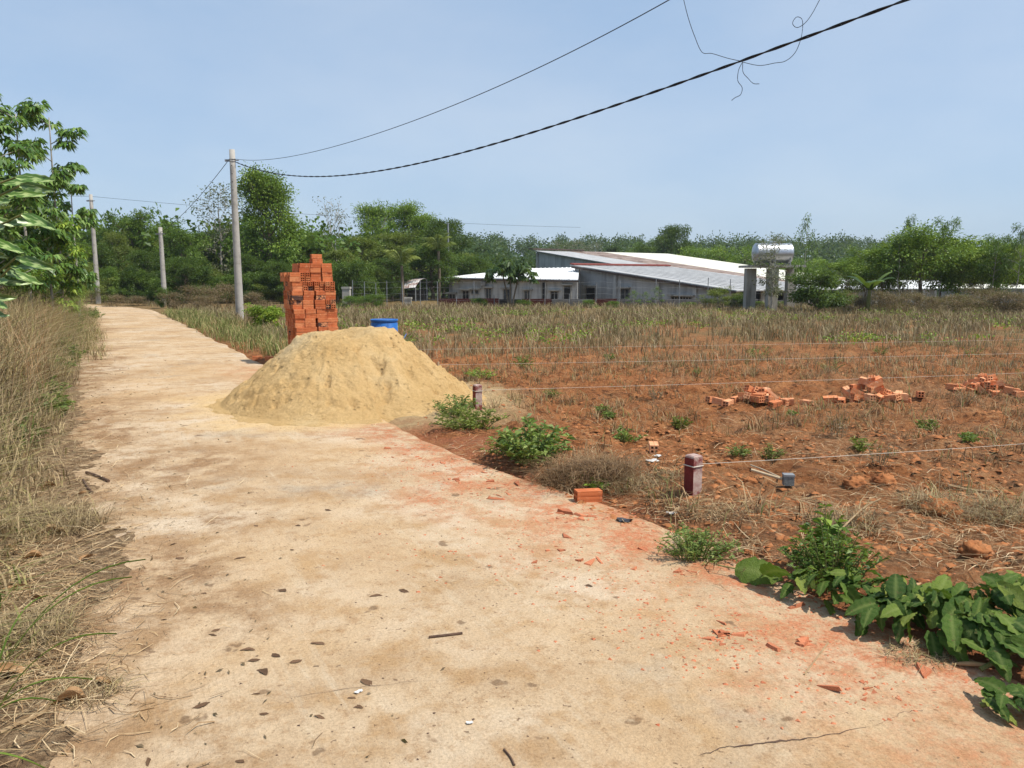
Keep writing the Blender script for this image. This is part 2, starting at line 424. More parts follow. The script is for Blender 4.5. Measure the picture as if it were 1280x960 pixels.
M['roof_cream'] = sheet_mat('cream_sheet_roof', (0.66, 0.63, 0.50), (0.74, 0.72, 0.62), ang=0.4)
M['fascia'] = mat_simple('dark_eave_board', (0.05, 0.04, 0.035), (0.12, 0.08, 0.06), 3)
M['fascia_red'] = mat_simple('red_brown_flashing', (0.16, 0.035, 0.03), (0.24, 0.07, 0.05), 3)
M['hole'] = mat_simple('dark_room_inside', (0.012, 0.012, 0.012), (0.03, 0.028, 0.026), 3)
M['glass'] = mat_simple('dusty_window_glass', (0.03, 0.035, 0.04), (0.06, 0.065, 0.07), 2, 0.25, 0.05, 5, spec=0.5)
M['frame'] = mat_simple('window_frame_paint', (0.20, 0.19, 0.17), (0.33, 0.31, 0.28), 6)
M['metal'] = mat_simple('galvanised_steel', (0.17, 0.175, 0.18), (0.28, 0.285, 0.29), 5, 0.5, 0.1, 30)
M['steel'] = mat_simple('stainless_steel', (0.42, 0.43, 0.45), (0.55, 0.56, 0.58), 4, 0.42, 0.05, 6, metal=1.0)
M['wire'] = mat_simple('black_cable', (0.010, 0.010, 0.011), (0.02, 0.02, 0.02), 20, 0.6)
M['string'] = mat_simple('white_nylon_string', (0.48, 0.42, 0.34), (0.62, 0.56, 0.48), 20)
M['barrel'] = mat_simple('blue_plastic', (0.012, 0.10, 0.36), (0.020, 0.15, 0.46), 5, 0.42, 0.15, 12, 0.01, spec=0.4)
M['redpaint'] = mat_simple('dark_red_paint', (0.10, 0.012, 0.012), (0.20, 0.030, 0.025), 12, 0.7, 0.3, 40)
M['fence_red'] = wall_mat('maroon_sheet', (0.055, 0.016, 0.014), (0.095, 0.03, 0.025), 0.5)
M['block'] = wall_mat('cement_block', (0.09, 0.09, 0.088), (0.16, 0.155, 0.15), 0.6)
M['bark'] = mat_simple('bark', (0.10, 0.075, 0.05), (0.22, 0.18, 0.13), 5, 0.95, 0.6, 18, 0.03)
M['bark_pale'] = mat_simple('pale_bark', (0.26, 0.235, 0.20), (0.42, 0.39, 0.34), 5, 0.95, 0.5, 18, 0.03)
M['stem'] = mat_simple('green_stem', (0.10, 0.13, 0.035), (0.22, 0.20, 0.07), 20, 0.8)
M['drystem'] = mat_simple('dry_stem', (0.22, 0.14, 0.07), (0.42, 0.30, 0.17), 20, 0.9)
M['twig'] = mat_simple('dark_twig', (0.06, 0.035, 0.025), (0.14, 0.085, 0.055), 20, 0.9)
M['deadleaf'] = mat_simple('dead_leaf', (0.10, 0.055, 0.03), (0.22, 0.125, 0.065), 18, 0.85, 0.4, 60, 0.003, vary=0.5)
M['tanleaf'] = mat_simple('dry_tan_leaf', (0.30, 0.16, 0.07), (0.48, 0.30, 0.15), 14, 0.8, 0.4, 60, 0.003)
M['plastic'] = mat_simple('white_plastic_scrap', (0.62, 0.60, 0.56), (0.75, 0.73, 0.70), 20, 0.5)
M['darkplastic'] = mat_simple('dark_plastic_scrap', (0.03, 0.03, 0.035), (0.07, 0.07, 0.075), 20, 0.5)
M['wood'] = mat_simple('pale_wood', (0.44, 0.32, 0.19), (0.58, 0.46, 0.30), 30, 0.8)
M['greybrush'] = mat_simple('grey_bristle', (0.11, 0.12, 0.12), (0.22, 0.23, 0.22), 60, 0.8, 0.6, 120)
M['clod'] = mat_simple('soil_clod', (0.19, 0.064, 0.022), (0.35, 0.135, 0.048), 6, 0.95, 0.7, 40, 0.01, obj_space=False, c3=(0.42, 0.19, 0.08))

g = lambda r, gg, b: (r, gg, b, 1)
M['leaf_mid'] = mat_leaf('leaf_mid_green', g(0.037, 0.086, 0.012), g(0.094, 0.172, 0.024), g(0.213, 0.304, 0.050))
M['leaf_bright'] = mat_leaf('leaf_bright_green', g(0.056, 0.117, 0.014), g(0.156, 0.262, 0.030), g(0.362, 0.469, 0.065))
M['leaf_dark'] = mat_leaf('leaf_dark_green', g(0.022, 0.055, 0.010), g(0.056, 0.110, 0.018), g(0.138, 0.207, 0.035))
M['leaf_olive'] = mat_leaf('leaf_olive_green', g(0.062, 0.091, 0.016), g(0.150, 0.193, 0.034), g(0.275, 0.317, 0.070))
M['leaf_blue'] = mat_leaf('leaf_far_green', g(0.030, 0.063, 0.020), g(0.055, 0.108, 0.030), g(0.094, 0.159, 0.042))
M['leaf_grey'] = mat_leaf('leaf_grey_green', g(.08, .095, .05), g(.15, .16, .09), g(.24, .24, .15))
M['leaf_yellow'] = mat_leaf('leaf_yellow_green', g(0.088, 0.166, 0.020), g(0.225, 0.345, 0.040), g(0.525, 0.621, 0.080))
M['leaf_rubber'] = mat_leaf('leaf_rubber', g(0.044, 0.108, 0.018), g(0.106, 0.214, 0.038), g(0.250, 0.373, 0.090), rough=0.38, spec=0.45)
M['leaf_weed'] = mat_leaf('leaf_weed', g(.07, .12, .022), g(.15, .23, .045), g(.28, .35, .09))
M['leaf_big'] = mat_leaf('leaf_broad', g(.028, .075, .010), g(.060, .14, .018), g(.15, .24, .035), trans=0.22, rough=0.42, spec=0.4)
M['leaf_papaya'] = mat_leaf('leaf_papaya', g(.025, .06, .018), g(.05, .10, .028), g(.10, .16, .05))
M['leaf_dry'] = mat_leaf('leaf_dry_brown', g(.10, .065, .038), g(.19, .13, .075), g(.34, .24, .14))
M['grass_dry'] = mat_blade('dry_grass', [(0, g(.12, .085, .045)), (0.3, g(.30, .22, .115)), (0.6, g(.52, .40, .225)), (0.72, g(.36, .30, .12)), (0.86, g(.20, .22, .06)), (1, g(.12, .17, .035))])
M['grass_red'] = mat_blade('reddish_dry_grass', [(0, g(.24, .12, .05)), (0.5, g(.42, .245, .115)), (1, g(.55, .38, .21))])
M['grass_green'] = mat_blade('green_grass', [(0, g(.08, .11, .025)), (0.4, g(.15, .19, .045)), (0.65, g(.25, .26, .08)), (0.8, g(.40, .32, .15)), (1, g(.48, .36, .19))])
M['grass_field'] = mat_blade('grey_stubble', [(0, g(.13, .095, .05)), (0.35, g(.27, .195, .105)), (0.6, g(.20, .18, .07)), (0.85, g(.42, .33, .20)), (1, g(.20, .24, .06))])
M['grass_brown'] = mat_blade('brown_dry_weed', [(0, g(.12, .065, .03)), (0.4, g(.27, .165, .08)), (0.7, g(.42, .285, .15)), (0.9, g(.20, .18, .06)), (1, g(.14, .19, .045))])
M['straw'] = mat_blade('straw', [(0, g(.16, .09, .042)), (0.4, g(.34, .215, .105)), (0.8, g(.54, .385, .21)), (1, g(.64, .50, .31))], trans=0.1)
M['canegrass'] = mat_blade('cane_blade', [(0, g(.10, .17, .025)), (0.6, g(.17, .25, .04)), (1, g(.42, .42, .11))])

# ------------------------------------------------------------------ ground
def axis(lo, a, b, hi, d, grow=1.16):
    mid = np.arange(a, b, d); L, Rr = [], []
    st, p = d, a
    while p > lo: st *= grow; p -= st; L.append(p)
    st, p = d, mid[-1]
    while p < hi: st *= grow; p += st; Rr.append(p)
    return np.array(L[::-1] + list(mid) + Rr)
gx = axis(-2500, -6.5, 11.5, 2500, 0.05, 1.10)
gy = axis(-60, 2.0, 14.5, 3500, 0.05, 1.055)
X, Y = np.meshgrid(gx, gy)
Z = gh(X, Y)
T_, S_ = road_t(X, Y), road_s(X, Y)
def bendf(s): return sstep(30, 46, s) * 5.0 * sstep(30, 60, s)
Tb = T_ + bendf(S_)
litter = np.where(Tb < 0, sstep(0.3, 0.9, -Tb), 0.0)
wz = fbm(X * 0.7, Y * 0.7, 77, 4)
litter = np.maximum(litter, np.where(Tb > 0, sstep(0.52, 0.66, wz) * sstep(HALF, HALF + 0.4, Tb) * 0.25, 0))
dry = np.maximum(sstep(15, 24, Y) * (0.35 + 0.65 * sstep(0.4, 0.6, wz)), sstep(24, 32, Y))
dry = np.maximum(dry, np.where(Tb < 0, sstep(HALF + 0.6, HALF + 1.6, -Tb) * 0.6, 0))
dist = np.hypot((X - SAND[0]) / 1.75, (Y - SAND[1]) / 1.9)
sandm = np.clip(1.35 - dist + (wz - 0.5) * 0.9, 0, 0.35) / 0.35
farl = sstep(48, 75, Y)
gdust = 0.9 * sstep(HALF - 0.4, HALF, Tb) * (1 - sstep(HALF + 0.35, HALF + 0.8, Tb + (wz - 0.5) * 0.6)) * sstep(-9.5, -7.5, S_) * (1 - sstep(-1.5, 0.5, S_))
idx = np.arange(len(gx) * len(gy)).reshape(len(gy), len(gx))
F = np.stack([idx[:-1, :-1], idx[:-1, 1:], idx[1:, 1:], idx[1:, :-1]], -1).reshape(-1, 4)
me = mesh_np('ground', np.stack([X, Y, Z], -1).reshape(-1, 3), F, M['soil'],
             dict(litter=litter, dry=dry, sand=sandm, farland=farl, dust=gdust), smooth=True)
ground = tag(obj('ground', me), 'red field soil, weedy verge and far land round the lane', kind='structure')

# road: cast concrete lane with ragged, worn edges
rs = np.concatenate([np.arange(-13, 6, 0.05), np.arange(6, 62, 0.14)])
rt = np.linspace(-1, 1, 56)
S2, T2 = np.meshgrid(rs, rt)
edge = HALF + (fbm(S2 * 0.9, np.sign(T2) * 5.0, 61, 4) - 0.5) * 0.22
edge = edge + np.where(T2 > 0, rhalf(S2) - HALF, 0)
T2m = T2 * edge - bendf(S2)
xr, yr = road_xy(S2, T2m)
zr = 0.012 * (1 - T2 ** 2) + 0.006 * (fbm(xr * 1.5, yr * 1.5, 5, 3) - 0.5)
tw = T2 * edge
nz = fbm(xr * 1.1, yr * 1.1, 91, 5)
dust = sstep(0.15, 1.25, tw - 0.25 + (nz - 0.5) * 1.7) * sstep(-9.5, -7.5, S2) * (1 - sstep(-1.2, 0.8, S2))
dust = dust * (0.30 + 0.70 * np.maximum(sstep(0.8, 1.5, tw + (nz - 0.5)), 1.25 * np.exp(-((S2 + 3.6) / 1.2) ** 2) + np.exp(-((S2 + 6.4) / 1.0) ** 2)))
dust = np.maximum(dust, 0.5 * np.exp(-((S2 - 5.0) / 1.4) ** 2) * sstep(0.2, 1.3, tw))
dirt = sstep(0.55, 1.5, -tw + (nz - 0.5) * 1.6) * 0.9
dirt = np.maximum(dirt, 0.95 * np.exp(-((S2 + 1.4) / 0.9) ** 2 - ((tw + 0.75) / 0.75) ** 2))
dirt = np.maximum(dirt, 0.7 * np.exp(-((S2 - 2.6) / 0.8) ** 2 - ((tw + 1.2) / 0.7) ** 2))
dirt = np.maximum(dirt, 0.7 * sstep(1.0, 1.5, tw) * np.exp(-((S2 + 0.9) / 0.9) ** 2))
dirt = np.clip(dirt + 0.22 * sstep(0.5, 0.7, nz), 0, 1)
dd = np.hypot((xr - SAND[0]) / 1.75, (yr - SAND[1]) / 1.95)
sandr = np.clip(1.30 - dd + (fbm(xr * 2.3, yr * 2.3, 15, 5) - 0.5) * 0.9, 0, 0.4) / 0.4 * 0.9
ni, nj = S2.shape
idx = np.arange(ni * nj).reshape(ni, nj)
F = np.stack([idx[:-1, :-1], idx[:-1, 1:], idx[1:, 1:], idx[1:, :-1]], -1).reshape(-1, 4)
V = np.stack([xr, yr, zr], -1).reshape(-1, 3)
sk = [V]; Fs = [F]; base = len(V)
ext = dict(dust=[dust.ravel()], dirt=[dirt.ravel()], sand=[sandr.ravel()])
for row, flip in ((0, True), (ni - 1, False)):
    P = V[idx[row]].copy(); P[:, 2] -= 0.14; sk.append(P)
    a = idx[row][:-1]; b = idx[row][1:]; c = base + np.arange(1, nj); d = base + np.arange(nj - 1)
    Fs.append(np.stack([a, d, c, b] if flip else [a, b, c, d], 1)); base += nj
    for k, src in (('dust', dust), ('dirt', dirt), ('sand', sandr)): ext[k].append(src[row])
road = obj('road', mesh_np('road', np.vstack(sk), Fs, M['road'], {k: np.concatenate(v) for k, v in ext.items()}, smooth=True))
tag(road, 'straight dusty concrete lane with red brick dust along its edge', kind='structure')

def road_z(x, y):
    return 0.012 * (1 - np.clip(road_t(x, y) / HALF, -1, 1) ** 2) + 0.006 * (fbm(np.asarray(x) * 1.5, np.asarray(y) * 1.5, 5, 3) - 0.5)
def surf(x, y):
    """top surface, road or soil"""
    return np.maximum(gh(x, y), np.where((road_t(x, y) + bendf(road_s(x, y)) > -HALF) & (road_t(x, y) + bendf(road_s(x, y)) < rhalf(road_s(x, y))), road_z(x, y), -9))

def at_g(u, v, _=None):
    """point of the real ground seen at a pixel"""
    d = ray(u, v); o = np.array([0, 0, EYE]); t1 = min((-0.4 - EYE) / d[2], 90.0) if d[2] < 0 else 90.0
    tt = np.linspace(1.2, t1, 900); P = o + d * tt[:, None]
    below = P[:, 2] < surf(P[:, 0], P[:, 1])
    k = int(np.argmax(below)) if below.any() else len(tt) - 1
    p = P[k].copy(); p[2] = float(surf(p[0], p[1])); return p

# crack in the slab
def crack(pts, w):
    P = []
    for (u, v), (u2, v2) in zip(pts[:-1], pts[1:]):
        for k in range(8):
            f = k / 8; q = at_z(u + (u2 - u) * f, v + (v2 - v) * f, 0.0)
            P.append(q[:2] + R.normal(0, 0.004, 2))
    P = np.array(P); n = len(P); T = np.gradient(P, axis=0); T /= np.linalg.norm(T, axis=1, keepdims=True); Nn = np.stack([-T[:, 1], T[:, 0]], 1)
    ww = w * (0.4 + R.random(n)) * np.sin(np.linspace(0.1, 3.0, n))
    L_, R_ = P + Nn * ww[:, None], P - Nn * ww[:, None]
    V = np.vstack([np.c_[L_, road_z(L_[:, 0], L_[:, 1]) + 0.003], np.c_[R_, road_z(R_[:, 0], R_[:, 1]) + 0.003]])
    i = np.arange(n - 1); F = np.stack([n + i, n + i + 1, i + 1, i], 1)
    return obj('crack', mesh_np('crack', V, F, M['twig']), road)
crack([(868, 950), (905, 938), (960, 932), (1020, 925), (1092, 910)], 0.0036)
crack([(1092, 910), (1130, 893), (1180, 884), (1230, 876)], 0.0014)
crack([(330, 880), (420, 866), (500, 857), (600, 853)], 0.0010)

# ------------------------------------------------------------------ leaf and tree builders
def unit(v): return v / (np.linalg.norm(v, axis=-1, keepdims=True) + 1e-9)

def leaf_cards(P, A, L, W, rng, droop=0.25):
    n = len(P); A = unit(A)
    side = unit(np.cross(A, rng.normal(size=(n, 3)) * 0.7 + np.array([0, 0, 1.0])))
    nrm = np.cross(side, A)
    L = np.broadcast_to(L, (n,))[:, None]; W = np.broadcast_to(W, (n,))[:, None]
    v0 = P; tip = P + A * L - np.array([0, 0, 1.0]) * L * droop
    m = P + A * L * 0.48 + nrm * W * 0.18
    V = np.stack([v0, m + side * W * 0.5, tip, m - side * W * 0.5], 1).reshape(-1, 3)
    F = np.arange(4 * n).reshape(n, 4)
    return V, F, np.repeat(rng.random(n), 4)

def make_tree(seed, H, cb, cr, nl=15, sub=5, nleaf=60, leaf=0.26, lw=0.5, crad=0.2, r0=0.13, top=0.95, up=0.55, sparse=False, env='round', droop=0.25, leafmat='leaf_mid', bark='bark', trunks=1, names=('trunk', 'crown'), twig_r=0.012):
    rng = np.random.default_rng(seed)
    tb = [[], [], 0]
    def tube(P, r, k):
        V, F = tube_np(P, r, k); tb[0].append(V); tb[1].append(F + tb[2]); tb[2] += len(V)
    tips, outs = [], []
    for tk in range(trunks):
        lean = rng.normal(0, 0.05, 2) * H if trunks == 1 else rng.normal(0, 0.18, 2) * H * 0.6
        zz = np.linspace(0, H * top, 8)
        Pt = np.stack([lean[0] * (zz / H) ** 1.5 + rng.normal(0, 0.012 * H, 8) * (zz > 0), lean[1] * (zz / H) ** 1.5 + rng.normal(0, 0.012 * H, 8) * (zz > 0), zz], 1)
        rr = r0 * np.linspace(1, 0.22, 8) / math.sqrt(trunks); rr[0] *= 1.35
        tube(Pt, rr, 7)
        n_l = max(3, nl // trunks)
        for k in range(n_l):
            f = (k + 0.5) / n_l + rng.normal(0, 0.03); f = min(max(f, 0.0), 1)
            zf = cb + (1 - cb) * f * 0.97
            e = {'round': math.sqrt(max(0.06, 1 - (1.75 * f - 0.75) ** 2 * 0.98)), 'cone': 1.05 - 0.85 * f, 'vase': 0.35 + 0.75 * f, 'flat': 0.55 + 0.5 * f}[env]
            p0 = np.array([np.interp(zf * H * 0.92, zz, Pt[:, i]) for i in range(3)])
            az = k * 2.399 + rng.normal(0, 0.3)
            Ln = cr * e * rng.uniform(0.72, 1.12)
            el = up * (0.5 + f * 0.9) + rng.normal(0, 0.12)
            d = np.array([math.cos(az) * math.cos(el), math.sin(az) * math.cos(el), math.sin(el)])
            pts = [p0]
            for q in range(3):
                d = unit(d + rng.normal(0, 0.14, 3) + np.array([0, 0, 0.06])); pts.append(pts[-1] + d * Ln / 3)
            pts = np.array(pts)
            lr = r0 * 0.42 * (1 - 0.5 * f) / math.sqrt(trunks)
            tube(pts, lr * np.linspace(1, 0.3, 4), 5)
            for q in range(sub):
                g_ = rng.uniform(0.35, 1.0); b = np.array([np.interp(g_ * 3, np.arange(4), pts[:, i]) for i in range(3)])
                dd = unit(d + rng.normal(0, 0.75, 3) + np.array([0, 0, 0.15])); l2 = Ln * rng.uniform(0.22, 0.46)
                mid = b + dd * l2 * 0.5 + rng.normal(0, 0.04, 3) * l2; end = b + dd * l2
                tube(np.array([b, mid, end]), np.array([lr * 0.4, lr * 0.25, twig_r]), 4)
                tips.append(end); outs.append(dd)
                if sparse:
                    for w in range(3):
                        d3 = unit(dd + rng.normal(0, 0.6, 3)); e3 = end + d3 * l2 * 0.6
                        tube(np.array([end - dd * l2 * 0.3, e3]), np.array([twig_r * 1.2, twig_r * 0.5]), 3); tips.append(e3); outs.append(d3)
            tips.append(pts[-1]); outs.append(d)
    me_t = mesh_np(names[0], np.vstack(tb[0]), np.vstack(tb[1]), M[bark], smooth=True)
    tips, outs = np.array(tips), np.array(outs)
    if nleaf > 8: nleaf, leaf = nleaf * 1.8, leaf * 0.76
    cnt = np.maximum(1, (nleaf * rng.uniform(0.45, 1.5, len(tips)))).astype(int)
    ii = np.repeat(np.arange(len(tips)), cnt)
    cen = np.array([tips[:, 0].mean(), tips[:, 1].mean(), tips[:, 2].mean() - 0.1 * H])
    off = rng.normal(size=(len(ii), 3)); off = unit(off) * (rng.random((len(ii), 1)) ** 0.55)
    crd = crad * cr * rng.uniform(0.7, 1.35, len(tips))
    P = tips[ii] + off * crd[ii][:, None] * np.array([1.15, 1.15, 0.72])
    A = unit(off * 0.8 + unit(P - cen) * 0.6 + rng.normal(0, 0.5, (len(ii), 3)) + np.array([0, 0, -0.1]))
    Ls = leaf * rng.uniform(0.65, 1.3, len(ii))
    V, F, rnd = leaf_cards(P, A, Ls, Ls * lw, rng, droop)
    tone = rng.random(len(tips)); rnd = np.clip(0.48 * rnd + 0.52 * np.repeat(tone[ii], 4), 0, 1)  # random tone per leaf cluster puts highlight clumps into the leaf colour
    me_c = mesh_np(names[1], V, F, M[leafmat], dict(rnd=rnd))
    return dict(t=me_t, c=me_c, H=float(V[:, 2].max()), W=float(np.percentile(np.hypot(V[:, 0], V[:, 1]), 97)), names=names)

def place(var, name, loc, H, W=None, rz=0.0, label=None, cat='tree', group=None):
    sz = H / var['H']; sx = (W / var['W']) if W else sz
    o = empty(name, loc, rz, (sx, sx, sz))
    link(bpy.data.objects.new(var['names'][0], var['t']), o); link(bpy.data.objects.new(var['names'][1], var['c']), o)
    return tag(o, label, cat, group)

def tree_px(var, name, u, vtop, D, wpx, label, cat='tree', group=None, rz=None, sink=0.1):
    """stand a tree at depth D so that its top and half width match the photograph"""
    p = at_y(u, vtop, D); gz = float(gh(p[0], D)) - sink
    return place(var, name, (p[0], D, gz), p[2] - gz, wpx / 2 / FPX * D, random.uniform(0, 6.28) if rz is None else rz, label, cat, group)

# blades of grass
def blades(P, h, w, lean, rng, name, mat, kind=2, rnd=None, curl=0.5, az=None):
    n = len(P); az = rng.uniform(0, 2 * np.pi, n) if az is None else az
    h = np.broadcast_to(h, (n,)); w = np.broadcast_to(w, (n,)); lean = np.broadcast_to(lean, (n,))
    D = np.stack([np.cos(az), np.sin(az), 0 * az], 1); Sd = np.stack([-np.sin(az), np.cos(az), 0 * az], 1)
    if kind == 2:
        mid = P + D * (h * lean * 0.4)[:, None] + np.array([0, 0, 1.0]) * (h * 0.6)[:, None]
        tip = P + D * (h * lean * (1 + curl))[:, None] + np.array([0, 0, 1.0]) * (h * (1 - 0.25 * lean))[:, None]
        V = np.stack([P - Sd * (w / 2)[:, None], P + Sd * (w / 2)[:, None], mid + Sd * (w * 0.42)[:, None], mid - Sd * (w * 0.42)[:, None], tip], 1).reshape(-1, 3)
        i = np.arange(n) * 5
        F = [np.stack([i, i + 1, i + 2, i + 3], 1), np.stack([i + 3, i + 2, i + 4], 1)]; k = 5
    else:
        tip = P + D * (h * lean)[:, None] + np.array([0, 0, 1.0]) * h[:, None]
        V = np.stack([P - Sd * (w / 2)[:, None], P + Sd * (w / 2)[:, None], tip], 1).reshape(-1, 3)
        F = [np.arange(3 * n).reshape(n, 3)]; k = 3
    r = rng.random(n) if rnd is None else rnd
    return mesh_np(name, V, F, M[mat], dict(rnd=np.repeat(r, k)))

def litter_mesh(P, L, w, rng, name, mat, tilt=0.12, lift=0.01):
    """straws lying on the ground"""
    n = len(P); az = rng.uniform(0, 2 * np.pi, n); tl = rng.normal(0, tilt, n)
    L = np.broadcast_to(L, (n,)); w = np.broadcast_to(w, (n,))
    D = np.stack([np.cos(az), np.sin(az), tl], 1); Sd = np.stack([-np.sin(az), np.cos(az), rng.normal(0, 0.4, n)], 1)
    Pz = P + np.array([0, 0, 1]) * (lift + np.abs(tl) * L * 0.5)[:, None]
    bend = rng.normal(0, 0.12, n)
    a = Pz - D * (L / 2)[:, None]; b = Pz + D * (L / 2)[:, None]; m = Pz + Sd * (bend * L)[:, None] + np.array([0, 0, 1]) * (0.03 * L)[:, None]
    s = Sd * (w / 2)[:, None]
    V = np.stack([a - s, a + s, m + s, m - s, b + s * 0.4, b - s * 0.4], 1).reshape(-1, 3)
    i = np.arange(n) * 6
    F = np.vstack([np.stack([i, i + 1, i + 2, i + 3], 1), np.stack([i + 3, i + 2, i + 4, i + 5], 1)])
    return mesh_np(name, V, F, M[mat], dict(rnd=np.repeat(rng.random(n), 6)))

# ------------------------------------------------------------------ farm buildings beyond the field
PHI = math.radians(55)
WD = np.array([math.cos(PHI), -math.sin(PHI), 0]); VD = np.array([math.sin(PHI), math.cos(PHI), 0])
SITE = -1.75

def wall_panel(parent, a, b, za, zb, mat, th=0.2, name='wall', base=SITE):
    """upright wall from a to b, top heights za, zb"""
    d = unit(np.array([b[0] - a[0], b[1] - a[1], 0])); nrm = np.array([-d[1], d[0], 0]) * th
    P = [(a[0], a[1], base), (b[0], b[1], base), (b[0], b[1], zb), (a[0], a[1], za)]
    return MB().prism(P, nrm).build(name, mat, parent)

def on_wall(u, v, a, b):
    """point of the wall a-b seen at pixel u, v"""
    d = ray(u, v); n = np.array([b[1] - a[1], -(b[0] - a[0]), 0.0]); o = np.array([0, 0, EYE])
    t = np.dot(np.array([a[0], a[1], 0]) - np.array([0, 0, 0]), n) / np.dot(d, n)
    return o + d * t

def window(parent, a, b, u0, v0, u1, v1, pane='glass', bars=1, frame='frame'):
    n = unit(np.array([b[1] - a[1], -(b[0] - a[0]), 0.0])); n = n if n[1] < 0 else -n
    p, q = on_wall(u0, v1, a, b), on_wall(u1, v0, a, b)
    q0 = on_wall(u1, v1, a, b); z0, z1 = min(p[2], q[2]), max(p[2], q[2])
    P0, P1 = np.array([p[0], p[1], 0]), np.array([q0[0], q0[1], 0]); d = unit(P1 - P0); wd = np.linalg.norm(P1 - P0)
    def slab(mb, s0, s1, za, zb, o0, o1):
        A, B = P0 + d * s0 + n * o0, P0 + d * s1 + n * o0
        mb.prism([(A[0], A[1], za), (B[0], B[1], za), (B[0], B[1], zb), (A[0], A[1], zb)], n * (o1 - o0))
    fr = MB(); t = 0.06
    slab(fr, -t, 0, z0 - t, z1 + t, 0.003, 0.07); slab(fr, wd, wd + t, z0 - t, z1 + t, 0.003, 0.07)
    slab(fr, 0, wd, z1, z1 + t, 0.003, 0.07); slab(fr, 0, wd, z0 - t, z0, 0.003, 0.09)
    for k in range(bars): slab(fr, wd * (k + 1) / (bars + 1) - 0.025, wd * (k + 1) / (bars + 1) + 0.025, z0, z1, 0.012, 0.05)
    w = fr.build('window', M[frame], parent)
    pn = MB(); slab(pn, 0, wd, z0, z1, 0.004, 0.010); pn.build('pane', M[pane], w)
    hd = MB(); slab(hd, -0.18, wd + 0.18, z1 + t + 0.02, z1 + t + 0.12, 0.003, 0.35); hd.build('lintel', M['concrete_old'], w)
    return w

def roof_slab(parent, P, mat, th=0.07, name='roof'):
    return MB().prism([p + np.array([0, 0, th]) for p in P][::-1], (0, 0, -th)).build(name, M[mat], parent)

# front shed: slope falls towards the field
B1 = at_y(914, 362.5, 50); A1 = B1 - WD * 15.8; A1[2] = at_y(720, 332.5, A1[1])[2]
shedA = tag(empty('farm_shed', (float(B1[0]), float(B1[1]), SITE)), 'grey rendered farm shed with wide grey sheet roof sloping to the field', 'shed')
def own(o, root):   # parts are built in world space, then hung under their thing
    for c in list(root.children): c.matrix_parent_inverse = Matrix.Translation(-Vector(root.location))
A1r, B1r = A1 + VD * 10.8, B1 + VD * 10.9
MBx = MB()
wall_panel(shedA, A1, B1, A1[2] - 0.06, B1[2] - 0.06, M['wall'])
wall_panel(shedA, B1 + WD * -0.02, B1r + WD * -0.02, B1[2] - 0.75, B1[2] - 0.75, M['wall'])
wall_panel(shedA, A1r, B1r, A1r[2] if False else A1[2] - 0.06, B1[2] - 0.06, M['wall'])
nA = -VD
for f in (0.02, 0.30, 0.58, 0.80):        # pilasters of the gable wall
    p = A1 + (B1 - A1) * f
    P = [p + nA * 0.004, p + WD * 0.35 + nA * 0.004]; zt = p[2] - 0.16
    MB().prism([(P[0][0], P[0][1], SITE), (P[1][0], P[1][1], SITE), (P[1][0], P[1][1], zt - 0.04), (P[0][0], P[0][1], zt)], nA * 0.14).build('pilaster', M['wall_light'], shedA)
ov = nA * 0.35
sl_ = (B1 - A1) / 15.8
rf = roof_slab(shedA, [A1 + ov - sl_ * 0.2, B1 + ov + sl_ * 0.7, B1r + sl_ * 0.7, A1r - sl_ * 0.2], 'roof_grey')
MB().prism([A1 + ov - sl_ * 0.2 + (0, 0, 0.12), A1 + ov + sl_ * 0.25 + (0, 0, 0.10), A1r + sl_ * 0.25 + (0, 0, 0.10), A1r - sl_ * 0.2 + (0, 0, 0.12)], (0, 0, 0.10)).build('ridge_cap', M['fascia_red'], shedA)
for k in range(1, 11):                    # standing seams between the roof sheets
    q = VD * (10.8 * k / 11)
    MB().prism([A1 + q + (0, 0, 0.074), B1 + q + sl_ * 0.7 + (0, 0, 0.074), B1 + q + VD * 0.09 + sl_ * 0.7 + (0, 0, 0.074), A1 + q + VD * 0.09 + (0, 0, 0.074)], (0, 0, 0.02)).build('roof_seam', M['roof_grey'], shedA)
MB().prism([A1 + ov * 1.01 + (0, 0, -0.16), B1 + ov * 1.01 + sl_ * 0.7 + (0, 0, -0.16), B1 + ov * 1.01 + sl_ * 0.7 + (0, 0, -0.01), A1 + ov * 1.01 + (0, 0, -0.01)], nA * 0.03).build('verge_board', M['fascia'], shedA)
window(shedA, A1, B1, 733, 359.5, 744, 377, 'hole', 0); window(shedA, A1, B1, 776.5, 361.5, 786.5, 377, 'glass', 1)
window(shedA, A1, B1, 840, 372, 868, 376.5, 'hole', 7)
# posts of the open side under the eave
for k in range(5):
    p = B1 + VD * (0.3 + k * 2.5) + WD * 0.3
    MB().box((p[0] - 0.12, p[1] - 0.12, SITE), (p[0] + 0.12, p[1] + 0.12, B1[2] - 0.08)).build('post', M['concrete_old'], shedA)
own(shedA, shedA)

